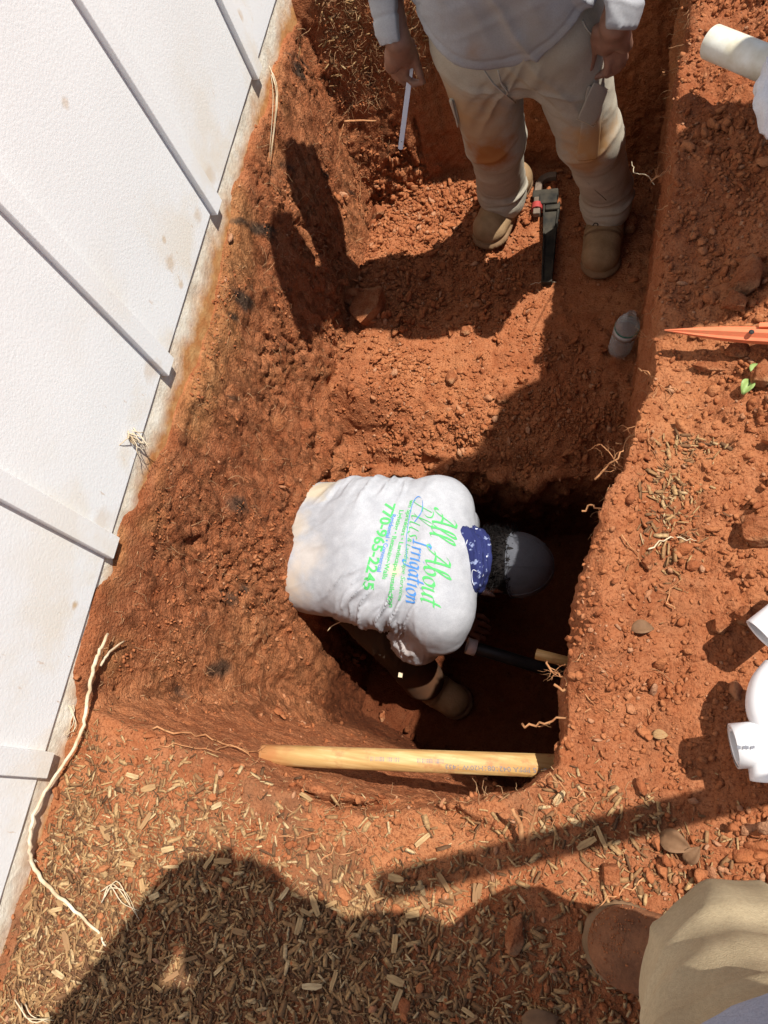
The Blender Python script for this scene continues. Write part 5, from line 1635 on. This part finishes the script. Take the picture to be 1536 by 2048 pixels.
hv, hf = lathe([(0, .0042), (.0008, .0042)], A(1503, 664, .0435), (0, 0, 1), 16, True)
obj('hole', make_mesh('hole', hv*1.0, hf), M_BLACK, stake)

# pipe wrench on the shelf floor: built lying along its own handle
w0 = hit(1094, 574)[0] + [0, 0, .014]; w1 = hit(1106, 395)[0] + [0, 0, .022]
WR = thing('pipe_wrench', 'large grimy pipe wrench with a red nut lying between the standing man\'s boots', 'pipe wrench', tuple(w0))
wx = (w1 - w0); WL = np.linalg.norm(wx); wx /= WL
wz = np.array([0, 0, 1.0]); wz -= wx*(wz @ wx); wz /= np.linalg.norm(wz); wy = np.cross(wz, wx)
RW = np.stack([wx, wy, wz], 1)
def wl(p): return w0 + RW @ np.array(p, float)
def wbox(c, s_): 
    v, f = boxm((0, 0, 0), s_); return (v + np.array(c)) @ RW.T + w0, f
M_IRON = simple('grimy_iron', (.014, .014, .013), (.06, .05, .036), 25, 0.75, 150, .001, .15)
M_RED = simple('red_paint', (.30, .030, .030), (.38, .06, .05), 40, 0.5)
M_STEEL = simple('rusty_steel', (.12, .085, .06), (.20, .15, .11), 30, 0.5)
s_ = Soup()
n_ = 5
def bar_loft(xs, half_w, hgt, yc=0, zc=0): 
    pts = [wl((x, yc, zc)) for x in xs]; return loft(pts, [(-1, -1), (1, -1), (1, 1), (-1, 1)], [(a, b) for a, b in zip(half_w, hgt)], up=wz)
s_.add(*bar_loft([0, WL*.5, WL*.86], [.013, .017, .024], [.004, .005, .006]))
for g in (-1, 1):
    pts = [wl((x, g*a, .002)) for x, a in ((0, .0135), (WL*.5, .0175), (WL*.86, .0240))]
    s_.add(*loft(pts, [(-.0028, -.010), (.0028, -.010), (.0028, .011), (-.0028, .011)], up=wz))
s_.add(*wbox((.004, 0, .001), (.008, .032, .020)))
hd = obj('handle', s_.mesh('handle', False), M_IRON, WR); bevel_obj(hd, .0015, 2)
s_ = Soup()
s_.add(*wbox((WL*.90, .012, .004), (WL*.12, .058, .030)))
s_.add(*wbox((WL*.965, .022, .004), (.030, .082, .026)))
s_.add(*wbox((WL*.80, -.004, .004), (.020, .046, .026)))
h2_ = obj('head', s_.mesh('head', False), M_IRON, WR); bevel_obj(h2_, .004, 2)
hv, hf = lathe([(0, .012), (0, .0175), (.022, .0175), (.022, .012)], wl((WL*.80, .046, .006)), wx, 24)
rn = obj('nut', make_mesh('nut', hv, hf, False), M_RED, WR)
s_ = Soup()
s_.add(*loft(catmull([wl((WL*.74, .046, .006)), wl((WL*.9, .046, .006)), wl((WL*1.04, .046, .006)), wl((WL*1.12, .040, .006)), wl((WL*1.17, .018, .006)), wl((WL*1.17, -.010, .006))], 4), [(-.011, -.010), (.011, -.010), (.011, .010), (-.011, .010)], up=wz))
jw = obj('jaw', s_.mesh('jaw', False), M_STEEL, WR); bevel_obj(jw, .003, 2)

# water bottle
bb = hit(1236, 722)[0]; b0 = np.array([bb[0], bb[1], 0]); b0 = A(1238, 700, -.795)
btop = A(1259, 640, -.625)
ax_b = btop - b0; ax_b /= np.linalg.norm(ax_b); HB = .205
BT = thing('water_bottle', 'clear plastic water bottle without its cap, half full, standing against the right trench wall', 'bottle', tuple(b0))
def clear(name, edge, body_, col):
    t = NT(name); tr = t.n('ShaderNodeBsdfTransparent'); tr.inputs[0].default_value = (.93, .95, .95, 1)
    lw = t.n('ShaderNodeLayerWeight'); lw.inputs[0].default_value = .35
    f = t.math('ADD', t.math('MULTIPLY', lw.outputs['Facing'], edge), body_)
    mx = t.n('ShaderNodeMixShader'); t.color(col).rough(.06, 1.0)
    t.l(f, mx.inputs[0]); t.l(tr.outputs[0], mx.inputs[1]); t.l(t.b.outputs[0], mx.inputs[2])
    t.l(mx.outputs[0], t.t.nodes['Material Output'].inputs['Surface']); return t.m
M_CLR = clear('clear_plastic', .42, .03, (.86, .90, .92))
prof = [(0, .006), (.0, .024), (.008, .0315), (.012, .0325)]
for k in range(9): prof += [(.020 + k*.0095, .0325), (.0245 + k*.0095, .0300)]
prof += [(.108, .0325), (.140, .0325), (.150, .0315), (.165, .027), (.180, .0175), (.186, .0125), (.188, .0125), (.189, .0150), (.191, .0150), (.192, .0122), (.205, .0122), (.205, .0108), (.186, .0110), (.165, .0255), (.150, .0300), (.020, .0300), (.002, .020)]
v, f = lathe(prof, b0, ax_b, 40)
obj('shell', make_mesh('shell', v, f), M_CLR, BT)
M_WAT = clear('water', .15, .03, (.50, .58, .62))
v, f = lathe([(.004, .0), (.004, .024), (.012, .0290), (.118, .0290), (.118, .0)], b0, ax_b, 36)
obj('water', make_mesh('water', v, f), M_WAT, BT)
v, f = lathe([(.104, .0329), (.104, .0331), (.132, .0331), (.132, .0329)], b0, ax_b, 40)
lb = obj('label', make_mesh('label', v, f), simple('paper_label', (.42, .43, .43), (.52, .52, .52), 60, .6), BT)
v, f = lathe([(.132, .0329), (.132, .0334), (.138, .0334), (.138, .0329)], b0, ax_b, 40)
obj('green_band', make_mesh('green_band', v, f), simple('green_print', (.01, .16, .10), (.02, .20, .13)), lb)

# pale coupling and pipe stub down in the hole
cc = A(934, 1291, -.98)
cv, cf_ = lathe([(0, .019), (0, .0235), (.026, .0235), (.026, .019), (0, .019)], cc, (.9, -.1, -.35), 32)
cpl = obj('pipe_coupling', make_mesh('pipe_coupling', cv, cf_), M_PVC)
tag(cpl, 'white ring-shaped coupling beside the crouching man\'s sleeve', 'pipe coupling')
pvc_pipe('black_pipe', cc + np.array([.9, -.1, -.35])*.012, cc + np.array([.9, -.1, -.35])*.40, .0185, simple('black_plastic', (.015, .015, .015), (.025, .025, .025), rough=.4), 'black pipe running from the white coupling into the deep hole')
pvc_pipe('pipe_stub', A(1072, 1308, -.62), A(1140, 1325, -.62), .0125, M_WPIPE, 'short brown pipe stub poking out of the hole\'s right wall', 'pipe stub')
for (px, py, z, sz, lab_) in ((800, 1350, -.95, .006, 'small pale flake lying on the crouching man\'s trouser leg'),):
    fk = obj('flake', make_mesh('flake', *boxm(A(801, 1350, -.985), (.012, .014, .003)), smooth=False), M_DRY); tag(fk, lab_, 'flake')

#@@PEOPLE2

# ---------------------------------------------------------------- the photographer, partly in the picture
PHO = thing('person', 'photographer in dusty khaki trousers, grey sweatshirt and clay-caked boot at the lower right corner', 'person', (1.10, -.20, -.06))
pf = A(1172, 1862, -.055); pf2 = pf + np.array([.30, -.035, 0])
pz = ground_z(1.0, -.16)[0]
T = NT('clay_caked_leather')
col = T.ramp(T.noise(14, 6, .7), [(0.35, (.16, .070, .036)), (0.55, (.27, .115, .055)), (0.75, (.40, .175, .080))])
T.color(col).rough(.85, .15); T.bump(T.math('ADD', T.noise(60, 7, .75), T.math('MULTIPLY', T.voro(90), -.3)), .006); M_MUDDY = T.m
fb = np.array([pf2[0], pf2[1], pz]); ft = np.array([pf[0], pf[1], pz])
pb_ = boot(PHO, fb, ft, s=1.04, h=.0042, ankle=(1.13, -.165, .12), lace=False)
pb_.data.materials[0] = M_MUDDY
s_ = Soup()
for k in range(2):
    s_.add(*tube(catmull([A(1312 + k*9, 1945 - k*14, .045 + k*.004), A(1322 + k*9, 1960 - k*14, .05 + k*.004), A(1334 + k*8, 1972 - k*12, .05 + k*.004)], 4), .0022, 6))
obj('lace', s_.mesh('lace'), M_LACE, pb_)
bv_ = np.array([v.co[:] for v in pb_.data.vertices]); bn_ = np.array([v.normal[:] for v in pb_.data.vertices])
wb = (bn_[:, 2] > .2)*sst(-.1, .3, fbm(bv_, 24, 3, 3))*(sst(.99, .93, bv_[:, 0]) + .15)
ib = pick(wb, 420); sz_ = .0008 + .0018*rng.random(420)**2
mc = scatter('mud_crumbs', bv_[ib] + bn_[ib]*.0005, sz_, protos[:6], M_CLOD); mc.parent = pb_; mc['kind'] = 'stuff'
ank = np.array([1.12, -.165, .12]); kne = np.array([1.030, -.112, .43]); hp1 = np.array([1.02, -.205, .84]); hp2 = np.array([1.18, -.26, .84])
ank2 = np.array([1.42, -.46, .12]); kne2 = np.array([1.33, -.36, .47])
chs = np.array([1.07, -.25, 1.18]); sA, sB = np.array([.90, -.21, 1.35]), np.array([1.23, -.15, 1.35])
eA, eB = np.array([.70, -.24, 1.20]), np.array([1.24, -.12, 1.20]); wA, wB = np.array([.83, .015, 1.245]), np.array([1.02, .0, 1.25])
hdP = np.array([1.045, -.02, 1.50])
S = Sdf((.60, -.72, -.06), (1.62, .20, 1.68), .0080)
S.ell((hp1+hp2)/2, (.15, .11, .12), .04); S.cap((hp1+hp2)/2, chs, .11, .12, .05); S.cap(sA, sB, .07, .07, .05); S.cap((sA+sB)/2, hdP - [0, .04, .05], .055, .055, .03)
pfw, psd_, puv = face(S, hdP, (-.25, .25, -.90), (-.15, .85, .3))
for h_, k_, a_ in ((hp1, kne, ank), (hp2, kne2, ank2)): S.cap(h_, k_, .075, .052, .03); S.cap(k_, a_, .05, .036, .02)
for s0_, e0, w0_ in ((sA, eA, wA), (sB, eB, wB)):
    S.cap(s0_, e0, .045, .038, .03); S.cap(e0, w0_, .038, .027, .02)
    f_ = np.array([.906, .03, 1.235]) - w0_; f_ /= np.linalg.norm(f_)
    S.cap(w0_, w0_ + f_*.05, .030, .026, .01)
    for j in range(4): S.path([w0_ + f_*.05 + np.array([0, .022 - .018*j, 0]), w0_ + f_*.075 + np.array([0, .026 - .019*j, .012]), w0_ + f_*.075 + np.array([0, .026 - .019*j, .035])], [.0095, .0085, .0075], .002)
    S.path([w0_ + f_*.02 + np.array([0, .02, -.005]), w0_ + f_*.06 + np.array([0, .040, -.004])], [.012, .009], .004)
pbod = obj('body', S.mesh('body'), M_SKIN, PHO)
eyes(pbod, hdP, pfw, psd_, puv)
capped(PHO, hdP, pfw, psd_, puv, M_CAPT, h=.007)
M_KH3 = fabric('dusty_khaki', (.33, .25, .145), (.46, .37, .235), stains=[((1.10, -.12, .45), .10, (.42, .26, .12), .4)], weave=900)
S = Sdf((.84, -.62, -.02), (1.62, .10, .96), .0062)
S.ell((hp1+hp2)/2, (.14, .11, .14), .04)
S.cap(hp1, kne, .100, .074, .04); S.cap(kne, ank + [0, 0, .02], .073, .068, .03); S.cap(hp2, kne2, .105, .08, .04); S.cap(kne2, ank2, .08, .072, .03)
def dpho(v, n): return .004*fbm(v, 7, 3, 5) + folds(v, kne + [-.02, 0, .10], (.1, -.35, .9), (.8, .55, .1), .050, .010, (.45, .12), 15, 1.0) + folds(v, kne + [0, .02, .16], (.8, -.5, .2), (0, .3, 1), .035, .007, (.2, .12), 17, 1.2) + folds(v, ank + [-.03, 0, .16], (1, -.3, 0), (0, 0, 1), .03, .010, (.15, .08), 18, 1.2)
ppn = obj('trousers', S.mesh('trousers', dpho), M_KH3, PHO)
M_BSW = fabric('blue_grey_fleece', (.24, .27, .36), (.34, .37, .45), weave=800)
S = Sdf((.58, -.78, .62), (1.72, .08, 1.50), .0075)
S.path([(1.038, -.180, .70), (1.044, -.195, .88), (1.07, -.25, 1.18)], [.160, .160, .14], .04); S.path([(1.14, -.25, .74), chs], [.15, .15], .05); S.cap(sA, sB, .095, .095, .05)
for s0_, e0, w0_ in ((sA, eA, wA), (sB, eB, wB)): S.cap(s0_, e0, .075, .062, .03); S.cap(e0, w0_ - (w0_ - e0)*.12, .060, .045, .02)
S.cut((0, 0, .735), (.1, -.1, -1))
obj('sweatshirt', S.mesh('sweatshirt', lambda v, n: .006*fbm(v, 6, 3, 8) + folds(v, (1.1, -.3, .85), (1, .3, 0), (0, .3, 1), .05, .01, (.3, .12), 9)), M_BSW, PHO)
ph = obj('phone', make_mesh('phone', *boxm((0, 0, 0), (.075, .150, .008)), smooth=False), simple('black_glass', (.01, .01, .012), (.015, .015, .018), rough=.15))
ph.matrix_world = Matrix.Translation(Vector(CAM + ROT @ np.array([-.022, -.050, .012]))) @ Matrix([list(ROT[0]), list(ROT[1]), list(ROT[2])]).to_4x4()
bevel_obj(ph, .003, 2); tag(ph, 'black phone held over the hole in both of the photographer\'s hands', 'phone')
b2 = boot(PHO, np.array([1.49, -.50, pz]), np.array([1.25, -.37, pz]), h=.006, ankle=ank2, lace=False)

# ---------------------------------------------------------------- unseen helper figure, added so its shade falls on the bank
SHADE_HLP = thing('person', 'unseen helper in a grey shirt, added beyond the right edge to shade the bank', 'person', (1.62, 1.36, -.0))
B = np.array([1.58, 1.28, .04])
S = Sdf((1.20, .95, .0), (2.05, 1.78, 1.82), .0090)
Hh = B + [.02, 0, .86]; Cc = B + [-.02, 0, 1.25]; Hd = B + [-.06, 0, 1.60]
S.ell(Hh, (.10, .15, .12), .04); S.cap(Hh, Cc, .11, .12, .05); S.cap(Cc + [0, .17, .1], Cc + [0, -.17, .1], .06, .06, .05); S.cap(Cc + [0, 0, .12], Hd - [0, 0, .07], .055, .055, .03)
f1, f2, f3 = face(S, Hd, (-.8, 0, -.5), (-.5, 0, .8))
for g in (-1, 1):
    S.cap(Hh + [0, g*.09, 0], B + [0, g*.12, .46], .078, .055, .03); S.cap(B + [0, g*.12, .46], B + [.03, g*.13, .06], .052, .038, .02)
    S.cap(Cc + [0, g*.165, .10], Cc + [-.02, g*.20, -.16], .046, .038, .03); S.cap(Cc + [-.02, g*.20, -.16], Cc + [-.10, g*.15, -.36], .037, .028, .02)
    w_ = Cc + [-.10, g*.15, -.36]
    for j in range(4): S.path([w_ + [0, 0, -.02], w_ + [-.02, -.018 + .012*j, -.07], w_ + [.0, -.02 + .013*j, -.105]], [.016, .0095, .008], .004)
    S.path([w_, w_ + [-.03, -g*.02, -.05]], [.014, .009], .004)
hb = obj('body', S.mesh('body'), M_SKIN, SHADE_HLP); eyes(hb, Hd, f1, f2, f3)
capped(SHADE_HLP, Hd, f1, f2, f3, M_CAPG, h=.008)
S = Sdf((1.20, .95, .02), (2.05, 1.78, 1.02), .0090); S.ell(Hh, (.14, .18, .14), .04)
for g in (-1, 1): S.cap(Hh + [0, g*.09, 0], B + [0, g*.12, .46], .10, .082, .04); S.cap(B + [0, g*.12, .46], B + [.03, g*.13, .08], .08, .07, .03)
obj('trousers', S.mesh('trousers', lambda v, n: .005*fbm(v, 7, 3, 5)), M_KHAKI2, SHADE_HLP)
S = Sdf((1.20, .92, .75), (2.05, 1.80, 1.55), .0090); S.cap(Hh + [0, 0, .0], Cc + [0, 0, .05], .15, .15, .05); S.cap(Cc + [0, .13, .1], Cc + [0, -.13, .1], .085, .085, .05)
for g in (-1, 1): S.cap(Cc + [0, g*.165, .10], Cc + [-.02, g*.20, -.16], .075, .06, .03); S.cap(Cc + [-.02, g*.20, -.16], Cc + [-.09, g*.155, -.33], .058, .046, .02)
S.cut((0, 0, .82), (0, 0, -1)); obj('shirt', S.mesh('shirt', lambda v, n: .006*fbm(v, 6, 3, 6)), M_SWEAT, SHADE_HLP)
for g in (-1, 1): boot(SHADE_HLP, B + [.10, g*.13, -.02], B + [-.19, g*.15, -.02], h=.007, lace=False)

# unseen tool added beyond the edge: its shaft throws the soft bar of shade
SHADE_SHV = thing('shade_shovel', 'long wooden-handled tool, unseen, added beyond the right edge to cast a bar of shade', 'shade_shovel', (1.52, .25, -.02))
M_ASH = simple('ash_wood', (.40, .27, .14), (.52, .37, .20), 20)
s_ = Soup(); s_.add(*tube(catmull([(1.50, .24, .22), (1.36, .165, .70), (1.235, .10, 1.28), (1.215, .09, 1.38)], 5), .021, 16))
obj('shaft', s_.mesh('shaft'), M_ASH, SHADE_SHV)
s_ = Soup(); s_.add(*loft([(1.55, .262, -.05), (1.545, .26, .06), (1.53, .252, .18), (1.50, .24, .28)], [(-.11, -.002), (0, -.012), (.11, -.002), (.11, .002), (0, -.008), (-.11, .002)], [(.5, 1), (1, 1), (.95, 1), (.25, 1)], up=(-1, 0, .3)))
obj('blade', s_.mesh('blade'), M_STEEL, SHADE_SHV)
